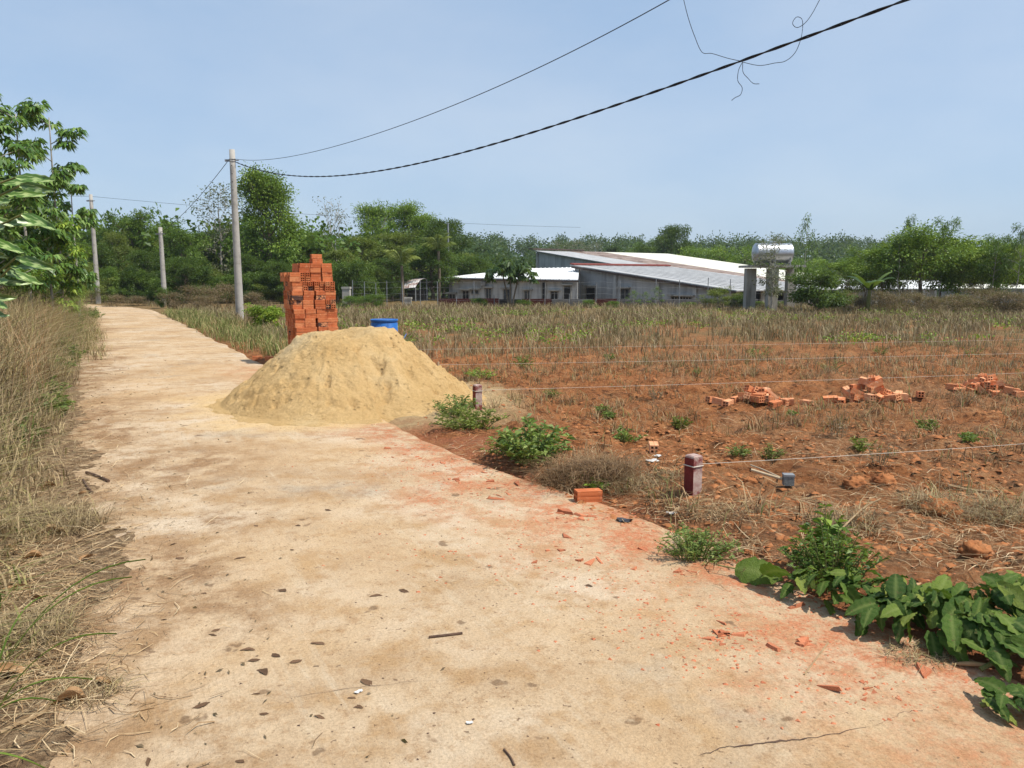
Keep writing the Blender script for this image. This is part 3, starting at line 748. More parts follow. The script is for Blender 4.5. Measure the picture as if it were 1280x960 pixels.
# tall shed behind with rusted and cream roof sheets
A2 = at_y(671, 314, 80); SL2 = 0.128
shedB = tag(empty('farm_shed', (float(A2[0]), float(A2[1]), SITE)), 'tall farm shed with rust-brown and cream roof sheets and bare cement gable', 'shed')
def P2(m, l, dz=0.0):
    p = A2 + VD * m + WD * l; p = p.copy(); p[2] = A2[2] - SL2 * l + dz; return p
wall_panel(shedB, P2(0, 0), P2(0, 24), A2[2] - 0.06, A2[2] - SL2 * 24 - 0.06, M['wall_cement'])
wall_panel(shedB, P2(19.2, 0), P2(19.2, 24), A2[2] - 0.06, A2[2] - SL2 * 24 - 0.06, M['wall_cement'])
for m0, m1, mt, dz in ((-0.4, 4.2, 'roof_grey', 0.0), (4.2, 9.2, 'roof_rust', 0.012), (9.2, 19.4, 'roof_cream', 0.0)):
    roof_slab(shedB, [P2(m0, -0.3, dz), P2(m0, 24.4, dz), P2(m1, 24.4, dz), P2(m1, -0.3, dz)], mt, name='roof')
for k in range(9):
    l = 1.2 + k * 2.7; m0 = 4.3 + random.uniform(0, 1)
    roof_slab(shedB, [P2(m0, l, 0.085), P2(m0, l + 0.7, 0.085), P2(m0 + 3.2, l + 0.7, 0.085), P2(m0 + 3.2, l, 0.085)], 'roof_rust', 0.03, 'roof_sheet')
MB().prism([P2(-0.6, -0.7, 0.10), P2(-0.6, 0.2, 0.16), P2(6.2, 0.2, 0.16), P2(6.2, -0.7, 0.10)], (0, 0, 0.14)).build('ridge_cap', M['fascia'], shedB)
for l in (0.0, 8.6):
    p = P2(0, l); MB().prism([p + nA * 0.004 + (0, 0, -0.2), p + nA * 0.004 + WD * 0.3 + (0, 0, -0.24), *[np.array([q[0], q[1], SITE]) for q in (p + nA * 0.004 + WD * 0.3, p + nA * 0.004)]], nA * 0.12).build('pilaster', M['concrete'], shedB)
own(shedB, shedB)

# low white-roofed house
E1, E2, T1, T2r = at_y(561, 347.5, 60), at_y(722, 350.5, 57.5), at_y(650, 337.0, 67), at_y(724, 335.0, 66)
house = tag(empty('farm_house', (float(E1[0]), float(E1[1]), SITE)), 'low grey house with bright white sheet roof behind the papaya plant', 'house')
roof_slab(house, [E1 + (-0.3, -0.4, 0), E2 + (0, -0.4, 0), T2r, T1], 'roof_white', 0.06)
nseam = 14
for k in range(1, nseam):
    f = k / nseam
    a_, b_ = E1 + (E2 - E1) * f + (0, -0.4, 0.064), T1 + (T2r - T1) * f + (0, 0, 0.064)
    MB().prism([a_, a_ + (0.08, 0, 0), b_ + (0.08, 0, 0), b_], (0, 0, 0.04)).build('roof_seam', M['roof_white'], house)
wa, wb = E1.copy(), E2.copy()
wall_panel(house, wa, wb, E1[2] - 0.07, E2[2] - 0.07, M['wall_light'])
bk = T1 + (0, 1.0, 0)
wall_panel(house, (bk[0] - 4.5, bk[1], 0), wa, E1[2] - 0.1, E1[2] - 0.07, M['wall'])
MB().prism([E1 + (-0.3, -0.42, -0.13), E2 + (0, -0.42, -0.13), E2 + (0, -0.42, -0.01), E1 + (-0.3, -0.42, -0.01)], (0, -0.03, 0)).build('eave_board', M['fascia'], house)
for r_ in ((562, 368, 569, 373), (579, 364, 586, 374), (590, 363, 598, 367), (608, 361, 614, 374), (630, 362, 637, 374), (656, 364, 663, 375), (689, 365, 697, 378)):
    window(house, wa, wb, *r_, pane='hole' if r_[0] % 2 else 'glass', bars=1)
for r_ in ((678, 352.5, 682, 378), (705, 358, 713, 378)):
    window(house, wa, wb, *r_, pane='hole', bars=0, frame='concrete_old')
v = MB(); p, q = on_wall(571, 354.5, wa, wb), on_wall(584, 351.5, wa, wb)
for k in range(6):
    xx = p[0] + (q[0] - p[0]) * k / 6
    v.box((xx, p[1] - 0.05, p[2]), (xx + 0.08, p[1] - 0.012, q[2]))
v.build('vent_block', M['wood'], house)
bx0, bx1 = on_wall(601, 357, wa, wb), on_wall(606.5, 352, wa, wb)
acu = MB().box((bx0[0], bx0[1] - 0.42, bx0[2]), (bx1[0], bx0[1] - 0.06, bx1[2])).build('outdoor_unit', M['frame'], house)
own(house, house)

# rusty awning shack
sa = at_y(500, 361, 57); shack = tag(empty('shack', (float(sa[0]), float(sa[1]), SITE + 0.2)), 'little shack with a rust-streaked white tin awning by the trees', 'shack')
M['tin'] = sheet_mat('rusty_tin', (0.62, 0.60, 0.56), (0.74, 0.72, 0.70), (0.20, 0.085, 0.06), amt=1.0)
a_, b_, c_, d_ = at_y(500, 361.5, 57), at_y(519, 359.5, 56.5), at_y(533, 349, 59), at_y(517, 349.5, 60)
cur = MB()
for k in range(5):
    f0, f1 = k / 5, (k + 1) / 5; bow = lambda f: np.array([0, 0, 0.25 * math.sin(f * math.pi)])
    P = [a_ + (d_ - a_) * f0 + bow(f0), b_ + (c_ - b_) * f0 + bow(f0), b_ + (c_ - b_) * f1 + bow(f1), a_ + (d_ - a_) * f1 + bow(f1)]
    cur.prism([p + np.array([0, 0, 0.002 * k]) for p in P], (0, 0, 0.03))
cur.build('roof', [M['tin']], shack)
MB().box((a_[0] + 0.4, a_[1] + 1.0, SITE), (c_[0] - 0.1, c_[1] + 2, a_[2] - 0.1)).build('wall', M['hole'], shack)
for p in (a_, b_, c_): MB().tube([(p[0], p[1] + 0.1, SITE), (p[0], p[1] + 0.1, p[2])], 0.05, 6).build('post', M['metal'], shack)
own(shack, shack)

# long low roofs seen through the brush
for k, (u0, u1, v0, v1, D, nm, lab) in enumerate(((1046, 1178, 350, 361.5, 62, 'roof_white', 'long low shed with white sheet roof behind the leafy brush'), (1180, 1300, 355, 361, 70, 'roof_cream', 'farther low shed with cream roof beyond the dry brush'))):
    e0, e1, f0, f1 = at_y(u0, v1, D), at_y(u1, v1, D), at_y(u0 + 6, v0, D + 7), at_y(u1 + 10, v0 + 2, D + 7)
    s_ = tag(empty('low_shed', (float(e0[0]), float(e0[1]), SITE)), lab, 'shed')
    roof_slab(s_, [e0, e1, f1, f0], nm)
    wall_panel(s_, e0 + (0.1, 0.6, 0), e1 + (-0.1, 0.6, 0), e0[2] - 0.05, e1[2] - 0.05, M['wall'])
    for q in range(9):
        p = e0 + (e1 - e0) * ((q + 0.5) / 9); MB().box((p[0] - 0.08, p[1] + 0.1, SITE), (p[0] + 0.08, p[1] + 0.26, p[2] - 0.005)).build('post', M['concrete_old'], s_)
    own(s_, s_)

# low boundary wall of cement blocks and maroon sheets
bw = tag(empty('boundary_wall', (*at_y(548, 384, 46.3)[:2], -0.2)), 'low boundary wall of grey blocks and maroon sheet panels before the sheds', 'wall')
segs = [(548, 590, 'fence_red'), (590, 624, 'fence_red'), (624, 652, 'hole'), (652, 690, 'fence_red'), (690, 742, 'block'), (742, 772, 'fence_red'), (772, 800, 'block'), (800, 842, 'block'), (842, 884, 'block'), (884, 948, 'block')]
for u0, u1, m_ in segs:
    D = 46.3; p, q = at_y(u0, 373.5, D), at_y(u1, 374, D); gz = -0.35
    MB().box((p[0], D, gz), (q[0] - 0.03, D + 0.12, p[2] + random.uniform(-0.03, 0.03))).build('wall_panel', M[m_], bw)
own(bw, bw)

# wire fence
fe = tag(empty('wire_fence', (*at_y(455, 384, 45)[:2], -0.2)), 'thin wire fence on slim posts along the far field edge', 'fence')
fposts = [440, 455, 470, 483, 503, 525, 547, 571, 592, 618, 640, 662, 681, 712, 745, 775, 820, 850, 885, 913, 945, 985, 1020]
for k, u in enumerate(fposts):
    p = at_y(u, 350 + (k * 7 % 5) - (4 if u > 800 else 0) + (16 if u in (571, 618, 712) else 0), 45.2)
    MB().tube([(p[0], 45.2, -0.5), (p[0] + random.uniform(-.03, .03), 45.2, p[2])], 0.024, 6).build('post', M['metal'], fe)
x0, x1 = at_y(440, 360, 45.2)[0], at_y(1020, 360, 45.2)[0]
for z_ in (0.35, 0.7, 1.05, 1.38):
    n_ = 40; xs_ = np.linspace(x0, x1, n_)
    MB().tube(np.stack([xs_, np.full(n_, 45.16), z_ + 0.03 * np.sin(np.arange(n_) * 1.9)], 1), 0.004, 3).build('fence_wire', M['metal'], fe)
own(fe, fe)

# water tank on its concrete stand
D = 41.0
st = tag(empty('tank_stand', (*at_y(966, 388, D)[:2], float(gh(at_y(966, 388, D)[0], D)))), 'weathered concrete pillar stand carrying the steel water tank', 'stand')
for u0, u1, dd in ((934, 946, 0.0), (962, 974, -1.0), (986, 996, 0.6)):
    p, q = at_y(u0, 335, D + dd), at_y(u1, 335, D + dd)
    MB().box((p[0], D + dd, -0.6), (q[0], D + dd + 0.5, p[2] - 0.02)).build('pillar', M['concrete_old'], st)
p, q = at_y(932, 334, D), at_y(998, 334, D)
MB().box((p[0], D - 1.1, p[2] - 0.02), (q[0], D + 1.3, p[2] + 0.10)).build('slab', M['concrete_old'], st)
own(st, st)
ztop = p[2] + 0.10
tk = tag(empty('water_tank', (float((p[0] + q[0]) / 2), D, float(ztop))), 'shiny steel horizontal water tank lying on the concrete stand', 'water tank')
rr = 0.51; cz = 0.12 + rr; xa, xb = -0.92, 0.92
prof = [(xa - 0.12, 0.05), (xa - 0.10, rr * 0.55), (xa - 0.05, rr * 0.88), (xa, rr)]
for k in range(9):
    f = xa + (xb - xa) * (k + 0.5) / 9; prof += [(f - 0.05, rr), (f, rr + 0.005), (f + 0.05, rr)]
prof += [(xb, rr), (xb + 0.05, rr * 0.88), (xb + 0.10, rr * 0.55), (xb + 0.12, 0.05)]
P = np.array([(x_, 0, cz) for x_, _ in prof]); V, F = tube_np(P, [r_ for _, r_ in prof], 28)
obj('body', mesh_np('tank_body', V, F, M['steel'], smooth=True), tk)
fr = MB()
for x_ in (-0.75, 0.0, 0.8):
    for y_ in (-0.42, 0.42): fr.box((x_ - 0.03, y_ - 0.03, 0), (x_ + 0.03, y_ + 0.03, cz + 0.05))
    fr.box((x_ - 0.025, -0.42, 0.04), (x_ + 0.025, 0.42, 0.11))
for y_ in (-0.45, 0.45): fr.box((-0.85, y_ - 0.02, cz - 0.02), (0.9, y_ + 0.02, cz + 0.04))
fr.build('cradle', M['metal'], tk)
MB().tube([(0, 0, cz + rr - 0.02), (0, 0, cz + rr + 0.09)], 0.17, 14).build('lid', M['steel'], tk)

# ------------------------------------------------------------------ trees
VT = {}
VT['tall'] = make_tree(1, 10, 0.14, 2.6, nl=36, sub=8, nleaf=44, leaf=0.27, crad=0.32, r0=0.22, leafmat='leaf_bright')
VT['round'] = make_tree(2, 8, 0.28, 3.0, nl=20, sub=6, nleaf=52, leaf=0.27, crad=0.22, r0=0.2, leafmat='leaf_mid')
VT['round2'] = make_tree(3, 8, 0.25, 3.0, nl=20, sub=6, nleaf=50, leaf=0.26, crad=0.22, r0=0.18, leafmat='leaf_olive')
VT['dark'] = make_tree(4, 7, 0.15, 3.0, nl=22, sub=6, nleaf=56, leaf=0.28, crad=0.24, r0=0.2, leafmat='leaf_dark')
VT['airy'] = make_tree(5, 9, 0.35, 2.8, nl=22, sub=7, nleaf=44, leaf=0.25, crad=0.26, r0=0.16, leafmat='leaf_bright', env='round', bark='bark_pale')
VT['bare'] = make_tree(6, 9, 0.35, 2.6, nl=16, sub=6, nleaf=2.2, leaf=0.22, crad=0.22, r0=0.15, leafmat='leaf_grey', bark='bark_pale', sparse=True, env='vase', up=0.95, twig_r=0.016)
VT['sparse'] = make_tree(7, 9, 0.30, 2.6, nl=16, sub=5, nleaf=6, leaf=0.24, crad=0.25, r0=0.13, leafmat='leaf_grey', bark='bark_pale', sparse=True, env='vase', up=0.8)
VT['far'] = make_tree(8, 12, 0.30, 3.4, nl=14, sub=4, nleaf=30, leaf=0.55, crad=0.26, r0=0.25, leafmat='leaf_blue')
VT['wide'] = make_tree(9, 7, 0.15, 4.2, nl=22, sub=6, nleaf=44, leaf=0.34, crad=0.22, r0=0.25, leafmat='leaf_bright', env='flat')
SH = ('stem', 'foliage')
VT['bush'] = make_tree(10, 2.6, 0.08, 1.7, nl=18, sub=5, nleaf=42, leaf=0.17, crad=0.26, r0=0.06, leafmat='leaf_mid', trunks=3, names=SH, twig_r=0.006)
VT['bush_olive'] = make_tree(12, 2.8, 0.08, 1.7, nl=18, sub=5, nleaf=40, leaf=0.17, crad=0.26, r0=0.06, leafmat='leaf_olive', trunks=3, names=SH, twig_r=0.006)
VT['bush_dark'] = make_tree(13, 2.6, 0.06, 1.6, nl=18, sub=5, nleaf=44, leaf=0.19, crad=0.27, r0=0.06, leafmat='leaf_dark', trunks=3, names=SH, twig_r=0.006)
VT['bush_yellow'] = make_tree(14, 1.2, 0.08, 0.8, nl=20, sub=6, nleaf=26, leaf=0.16, lw=0.42, crad=0.24, r0=0.03, leafmat='leaf_yellow', trunks=3, names=SH, twig_r=0.004)
VT['brush'] = make_tree(15, 2.0, 0.05, 1.4, nl=18, sub=6, nleaf=7, leaf=0.15, lw=0.3, crad=0.3, r0=0.04, leafmat='leaf_dry', bark='drystem', trunks=4, names=SH, sparse=True, up=0.9, twig_r=0.005)
VT['sapling'] = make_tree(16, 3.6, 0.25, 0.7, nl=9, sub=2, nleaf=14, leaf=0.20, lw=0.34, crad=0.36, r0=0.035, leafmat='leaf_mid', bark='bark_pale', droop=0.5, twig_r=0.005)
VT['slender'] = make_tree(17, 5.5, 0.45, 1.6, nl=12, sub=4, nleaf=24, leaf=0.22, lw=0.4, crad=0.22, r0=0.06, leafmat='leaf_mid', bark='bark_pale', droop=0.45, twig_r=0.007)
VT['edge'] = make_tree(18, 4.6, 0.45, 2.2, nl=20, sub=6, nleaf=44, leaf=0.20, lw=0.42, crad=0.25, r0=0.09, leafmat='leaf_bright', trunks=2, twig_r=0.007)
VT['edge2'] = make_tree(19, 4.6, 0.45, 2.2, nl=20, sub=6, nleaf=40, leaf=0.20, lw=0.42, crad=0.25, r0=0.09, leafmat='leaf_olive', trunks=2, twig_r=0.007)

GW = 'trees of the wood beyond the lane'
tree_px(VT['tall'], 'tall_tree', 334, 203, 57, 84, 'tallest bright green tree rising behind the grey power pole', 'tree', GW)
tree_px(VT['sparse'], 'sparse_tree', 272, 226, 61, 70, 'thin grey-green see-through tree beside the tallest green tree', 'tree', GW)
tree_px(VT['bare'], 'bare_tree', 414, 243, 63, 62, 'pale leafless grey tree standing above the green wood', 'tree', GW)
airy = 'airy light green tree with pale trunk among the wood'
for u, v, D, w in ((466, 249, 72, 68), (498, 247, 74, 76), (528, 260, 73, 62), (388, 284, 70, 66)): tree_px(VT['airy'], 'airy_tree', u, v, D, w, airy, 'tree', GW)
tree_px(VT['dark'], 'dark_tree', 553, 269, 69, 72, 'dark rounded tree at the edge of the wood above the shack', 'tree', GW)
lab = 'mid green rounded tree in the wood at the end of the lane'
for u, v, D, w, nb in ((160, 257, 62, 76, 'tallest between the bank pole and the far pole'), (195, 270, 66, 74, 'behind the far pole'), (226, 278, 58, 70, 'between the far pole and the thin grey tree'), (105, 282, 66, 70, 'behind the bank pole'), (250, 284, 64, 76, 'under the thin grey tree'), (60, 268, 60, 90, 'behind the bank saplings'), (20, 250, 55, 100, 'mostly hidden by the bank saplings'), (362, 292, 60, 74, 'behind the brick stack'), (300, 278, 66, 84, 'behind the tall grey pole')):
    tree_px(VT['round'], 'round_tree', u, v, D, w, 'mid green rounded tree ' + nb, 'tree', GW)
lab = 'olive green rounded tree in the wood behind the field'
for u, v, D, w, nb in ((140, 285, 56, 56, 'beside the bank pole at the lane end'), (212, 295, 60, 50, 'beside the far pole at the lane end'), (395, 300, 62, 76, 'under the pale leafless tree'), (446, 292, 64, 84, 'under the airy pale-trunked trees'), (505, 286, 66, 84, 'behind the small palm'), (575, 312, 72, 60, 'behind the white-roofed house corner'), (430, 308, 58, 76, 'behind the slim dark-topped pole')):
    tree_px(VT['round2'], 'round_tree', u, v, D, w, 'olive green rounded tree ' + nb, 'tree', GW)
lab = 'dark leafy low tree filling the shady wood edge'
for u, v, D, w, nb in ((540, 303, 61, 90, 'broadest one, right over the rusty shack'), (590, 318, 66, 70, 'behind the end of the white roof'), (490, 320, 58, 60, 'beside the small palm'), (180, 310, 54, 60, 'between the bank pole and far pole'), (120, 300, 54, 60, 'behind the bank pole foot'), (230, 318, 52, 60, 'just past the far pole'), (310, 315, 54, 60, 'below the tallest green tree'), (352, 325, 52, 56, 'close behind the brick stack'), (460, 330, 56, 60, 'behind the short gate post fence')):
    tree_px(VT['dark'], 'dark_tree', u, v, D, w, 'dark leafy low tree ' + nb.replace('right over', 'standing over'), 'tree', GW)
GU = 'shrubs along the foot of the wood'
for k in range(29):
    u = 96 + k * 13.2 + random.uniform(-5, 5); kind = ('bush', 'bush_olive', 'bush_dark')[k % 3]
    tree_px(VT[kind], 'shrub', u, random.uniform(322, 350), random.uniform(50.5, 56), random.uniform(40, 62),
            {'bush': 'green shrub at the foot of the wood', 'bush_olive': 'olive shrub at the foot of the wood', 'bush_dark': 'dark green shrub at the foot of the wood'}[kind], 'shrub', GU)
for u, v, D, w in ((240, 352, 42, 50), (262, 356, 41, 46), (282, 350, 43, 50), (215, 362, 42, 40), (252, 366, 38, 44), (318, 362, 44, 44), (145, 366, 44, 40), (172, 368, 46, 40)):
    tree_px(VT['brush'], 'dry_bush', u, v, D, w, 'dry brown brush growing beside the lane near the wood', 'bush', 'dry brush by the wood')
# middle distance
tree_px(VT['dark'], 'dark_tree', 840, 277, 108, 56, 'dark round tree standing alone above the cream roof', 'tree')
tree_px(VT['round'], 'round_tree', 806, 296, 118, 50, 'small mid green tree beside the dark round tree', 'tree')
lab = 'broad light green tree behind the cream roof'
for u, v, D, w in ((880, 304, 92, 74), (925, 303, 90, 80), (962, 306, 94, 60), (1000, 318, 86, 60)): tree_px(VT['wide'], 'spreading_tree', u, v, D, w, lab, 'tree', 'broad trees behind the cream roof')
for u, v, D, w in ((700, 299, 150, 40), (722, 297, 150, 44), (742, 300, 150, 36)): tree_px(VT['sparse'], 'sparse_tree', u, v, D, w, 'sparse pale tree on the skyline above the tall shed', 'tree', 'sparse trees on the skyline')
for u, v, D, w in ((600, 306, 130, 50), (628, 318, 110, 56), (655, 322, 105, 50), (612, 330, 92, 56), (770, 306, 140, 40)): tree_px(VT['far'], 'far_tree', u, v, D, w, 'blue-green tree on the rise behind the white-roofed house', 'tree', 'trees on the rise behind the house')
# right hand side
tree_px(VT['sapling'], 'sapling', 1008, 265, 38, 30, 'thin tall sapling with tufted leaves beside the tank stand', 'tree')
tree_px(VT['sparse'], 'sparse_tree', 968, 289, 39.5, 50, 'thin sparse tree leaning over the steel water tank', 'tree')
tree_px(VT['bush_dark'], 'shrub', 1022, 336, 37, 84, 'big dark glossy shrub beside the concrete tank stand', 'shrub')
tree_px(VT['edge'], 'edge_tree', 1155, 276, 42, 130, 'tallest leafy tree in the brush along the field edge', 'tree')
lab = 'leafy light green tree in the brush along the field edge'
for u, v, D, w in ((1105, 298, 43, 90), (1205, 296, 43, 84), (1255, 292, 41, 90), (1060, 318, 46, 70)): tree_px(VT['edge'], 'edge_tree', u, v, D, w, lab, 'tree', 'trees in the brush along the field edge')
lab = 'olive green tree in the brush along the field edge'
for u, v, D, w in ((1130, 312, 46, 80), (1180, 305, 47, 90), (1232, 310, 45, 80), (1290, 300, 44, 90), (1085, 325, 48, 70)): tree_px(VT['edge2'], 'edge_tree', u, v, D, w, lab, 'tree', 'trees in the brush along the field edge')
lab = 'slender tree with drooping leaf tufts above the brush'
for u, v, D, w in ((1128, 290, 41, 40), (1182, 268, 42, 50), (1140, 266, 44, 30), (1246, 290, 40, 50), (1278, 276, 39, 50)): tree_px(VT['slender'], 'slender_tree', u, v, D, w, lab, 'tree', 'slender trees above the brush')
lab = 'brown dry bush at the edge of the field under the trees'
for k in range(20):
    u = 1062 + k * 12.4 + random.uniform(-4, 4)
    tree_px(VT['brush'], 'dry_bush', u, random.uniform(359, 372) - (8 if u > 1215 else 0), random.uniform(35.5, 40), random.uniform(36, 56), lab, 'bush', 'dry bushes at the field edge')
for u, v, D, w in ((1205, 366, 39, 36), (1045, 362, 40, 40)): tree_px(VT['bush_olive'], 'shrub', u, v, D, w, 'low olive shrub among the dry bushes', 'shrub', 'olive shrubs among dry bushes')
# in front of the sheds
tree_px(VT['bush_olive'], 'shrub', 898, 357, 44, 48, 'bright olive bush growing against the block wall', 'shrub')
tree_px(VT['bush_dark'], 'shrub', 925, 368, 43, 30, 'small dark bush at the foot of the tank stand pillar', 'shrub')
for u, v, w in ((793, 362, 20), (808, 364, 18), (821, 357, 18)): tree_px(VT['sapling'], 'sapling', u, v, 44, w, 'little leafy sapling before the grey shed wall', 'tree', 'saplings before the shed wall')
for u, v, w in ((600, 372, 26), (655, 374, 24), (735, 374, 22), (765, 376, 20), (860, 377, 24), (440, 369, 40), (465, 367, 36), (948, 376, 30), (980, 376, 30)):
    tree_px(VT['bush'], 'shrub', u, v, 44.2, w, 'small weedy shrub along the wire fence', 'shrub', 'weedy shrubs along the wire fence')
tree_px(VT['bush_yellow'], 'shrub', 332, 377, 24.5, 44, 'yellow-green leafy shrub between the power pole and the brick stack', 'shrub')
tree_px(VT['bush'], 'shrub', 203, 358, 42, 18, 'small dark creeper shrub at the foot of the farther pole', 'shrub')

# papaya
pb = at_y(638, 384, 44.6); pz = float(gh(pb[0], 44.6))
pap = tag(empty('papaya_plant', (pb[0], 44.6, pz)), 'papaya plant with drooping lobed leaves before the white-roofed house', 'papaya')
Hp = at_y(638, 323, 44.6)[2] - pz
rp = np.random.default_rng(70)
for k, (dx, hh) in enumerate(((0.0, 0.86), (-0.35, 0.74), (0.4, 0.72))):
    MB().tube([(dx * 0.2, 0, 0), (dx * 0.7, 0, Hp * hh * 0.5), (dx * 1.4, 0, Hp * hh)], [0.055, 0.045, 0.035], 8).build('trunk', M['bark'], pap)
for k in range(54):
    src = (0.0, -0.49, 0.56)[k % 3]; h0 = Hp * (0.84, 0.72, 0.70)[k % 3]
    az = k * 2.4; el = rp.uniform(-0.25, 0.9); L = rp.uniform(0.55, 0.95)
    d = np.array([math.cos(az) * math.cos(el), math.sin(az) * math.cos(el), math.sin(el)])
    b = np.array([src, 0, h0 + rp.uniform(-0.2, 0.12)]); e = b + d * L + (0, 0, -0.10)
    lob = 9
    P = np.repeat(e[None], lob, 0); aa = az + np.linspace(-2.0, 2.0, lob)
    A = np.stack([np.cos(aa), np.sin(aa), np.full(lob, -0.55)], 1)
    V, F, _ = leaf_cards(P, A, 0.40, 0.17, rp, 0.3)
    tv, tf = tube_np(np.array([b, (b + e) / 2 + (0, 0, 0.06), e]), 0.012, 3)
    obj('leaf', mesh_np('leaf', np.vstack([V, tv]), [F, tf + len(V)], M['leaf_papaya'], dict(rnd=np.full(len(V) + len(tv), rp.random()))), pap)

# banana plants in the brush
def big_frond(L, W, arch, rng, n=7):
    """arched blade along +X with a midrib fold"""
    s = np.linspace(0, 1, n); x_ = L * np.sin(s * arch) / arch; z_ = L * (s * 0.9 - (s ** 2) * arch * 0.65)
    w_ = W * np.sin(np.clip(s * 0.96 + 0.04, 0, 1) * np.pi) ** 0.6 / 2
    V = np.vstack([np.stack([x_, w_, z_ - w_ * 0.35], 1), np.stack([x_, 0 * x_, z_], 1), np.stack([x_, -w_, z_ - w_ * 0.35], 1)])
    i = np.arange(n - 1)
    return V, np.vstack([np.stack([n + i, n + i + 1, i + 1, i], 1), np.stack([2 * n + i, 2 * n + i + 1, n + i + 1, n + i], 1)])
bp = at_y(1084, 390, 37.2)
ban = tag(empty('banana_plant', (bp[0], 37.2, float(gh(bp[0], 37.2)))), 'dark banana plant standing among the dry brush', 'banana plant')
MB().tube([(0, 0, -0.05), (0.03, 0, 0.6), (0.05, 0, 1.2)], [0.12, 0.10, 0.07], 8).build('trunk', M['stem'], ban)
for k in range(8):
    V, F = big_frond(1.5, 0.38, 0.9 + 0.1 * (k % 3), rp)
    o = obj('leaf', mesh_np('leaf', V, F, M['leaf_dark'], dict(rnd=np.full(len(V), rp.random()))), ban)
    o.location = (0.05, 0, 1.1); o.rotation_euler = (0, -0.35 + 0.12 * (k % 4), k * 2.4)
# small coconut palm in the wood edge
for (u, v, D, lab) in ((502, 318, 55, 'small palm with arching fronds at the wood edge'), (548, 300, 59, 'taller palm with arching fronds above the shack')):
    p = at_y(u, v + 14, D); gz = float(gh(p[0], D))
    pm = tag(empty('palm_tree', (p[0], D, gz)), lab, 'palm'); hh = p[2] - gz
    MB().tube([(0, 0, -0.1), (0.05, 0, hh * 0.5), (0, 0, hh)], [0.14, 0.11, 0.10], 8).build('trunk', M['bark'], pm)
    for k in range(12):
        n_ = 26; s = np.linspace(0.12, 1, n_); L = 1.9; ar = 1.1 + 0.3 * rp.random()
        mid = np.stack([L * np.sin(s * ar) / ar, 0 * s, L * (s * 0.9 - s ** 2 * ar * 0.62)], 1)
        P = np.repeat(mid, 2, 0); sg = np.tile([1, -1], n_)
        A = np.stack([np.full(2 * n_, 0.55), sg * 0.9, np.full(2 * n_, -0.5)], 1)
        V, F, _ = leaf_cards(P, A, 0.5 * np.repeat(np.sin(np.clip(s, 0.1, 0.97) * np.pi) ** 0.5, 2), 0.05, rp, 0.3)
        tv, tf = tube_np(mid[::5], 0.02, 3)
        o = obj('frond', mesh_np('frond', np.vstack([V, tv]), [F, tf + len(V)], M['leaf_olive'], dict(rnd=np.full(len(V) + len(tv), rp.random()))), pm)
        o.location = (0, 0, hh); o.rotation_euler = (0, -0.25 - 0.5 * (k % 3) / 2, k * 2.4)

# far wooded hill: reads as one mass
rw = np.random.default_rng(31)
def far_wood(n, ylo, yhi, h, leaf, ncl, nl, xlo=-0.25, xhi=0.95):
    yy = rw.uniform(ylo, yhi, n); xx = yy * rw.uniform(xlo, xhi, n)
    zz = gh(xx, yy, False); hh = h * rw.uniform(0.75, 1.25, n)
    c = np.repeat(np.stack([xx, yy, zz], 1), ncl, 0); hr = np.repeat(hh, ncl)
    o = unit(rw.normal(size=(n * ncl, 3))) * (rw.random((n * ncl, 1)) ** 0.4)
    cc = c + np.stack([o[:, 0] * hr * 0.33, o[:, 1] * hr * 0.33, hr * (0.62 + 0.36 * o[:, 2])], 1)
    tone = np.repeat(rw.random(n), ncl)
    P = np.repeat(cc, nl, 0); off = rw.normal(size=P.shape) * 0.10 * np.repeat(hr, nl)[:, None]
    A = unit(off + rw.normal(0, 0.4, P.shape) * 0.5 + (0, 0, 0.15))
    V, F, rnd = leaf_cards(P + off, A, leaf * rw.uniform(0.7, 1.3, len(P)), leaf * 0.6, rw, 0.2)
    return V, F, np.clip(0.5 * rnd + 0.5 * np.repeat(np.repeat(tone, nl), 4), 0, 1)
V1, F1, r1 = far_wood(620, 150, 300, 6, 0.75, 10, 22)
V2, F2, r2 = far_wood(420, 95, 150, 4.8, 0.55, 10, 22, -0.1, 0.85)
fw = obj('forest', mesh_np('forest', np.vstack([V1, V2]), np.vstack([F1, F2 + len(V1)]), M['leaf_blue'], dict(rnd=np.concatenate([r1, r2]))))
tag(fw, 'far-off dark green wooded rise along the skyline', 'forest', kind='stuff')
V1, F1, r1 = far_wood(260, 60, 100, 5.5, 0.5, 10, 26, -1.0, -0.14)
fw2 = obj('forest', mesh_np('forest', V1, F1, M['leaf_mid'], dict(rnd=r1)))
tag(fw2, 'dense green wood closing the view behind the lane', 'forest', kind='stuff')

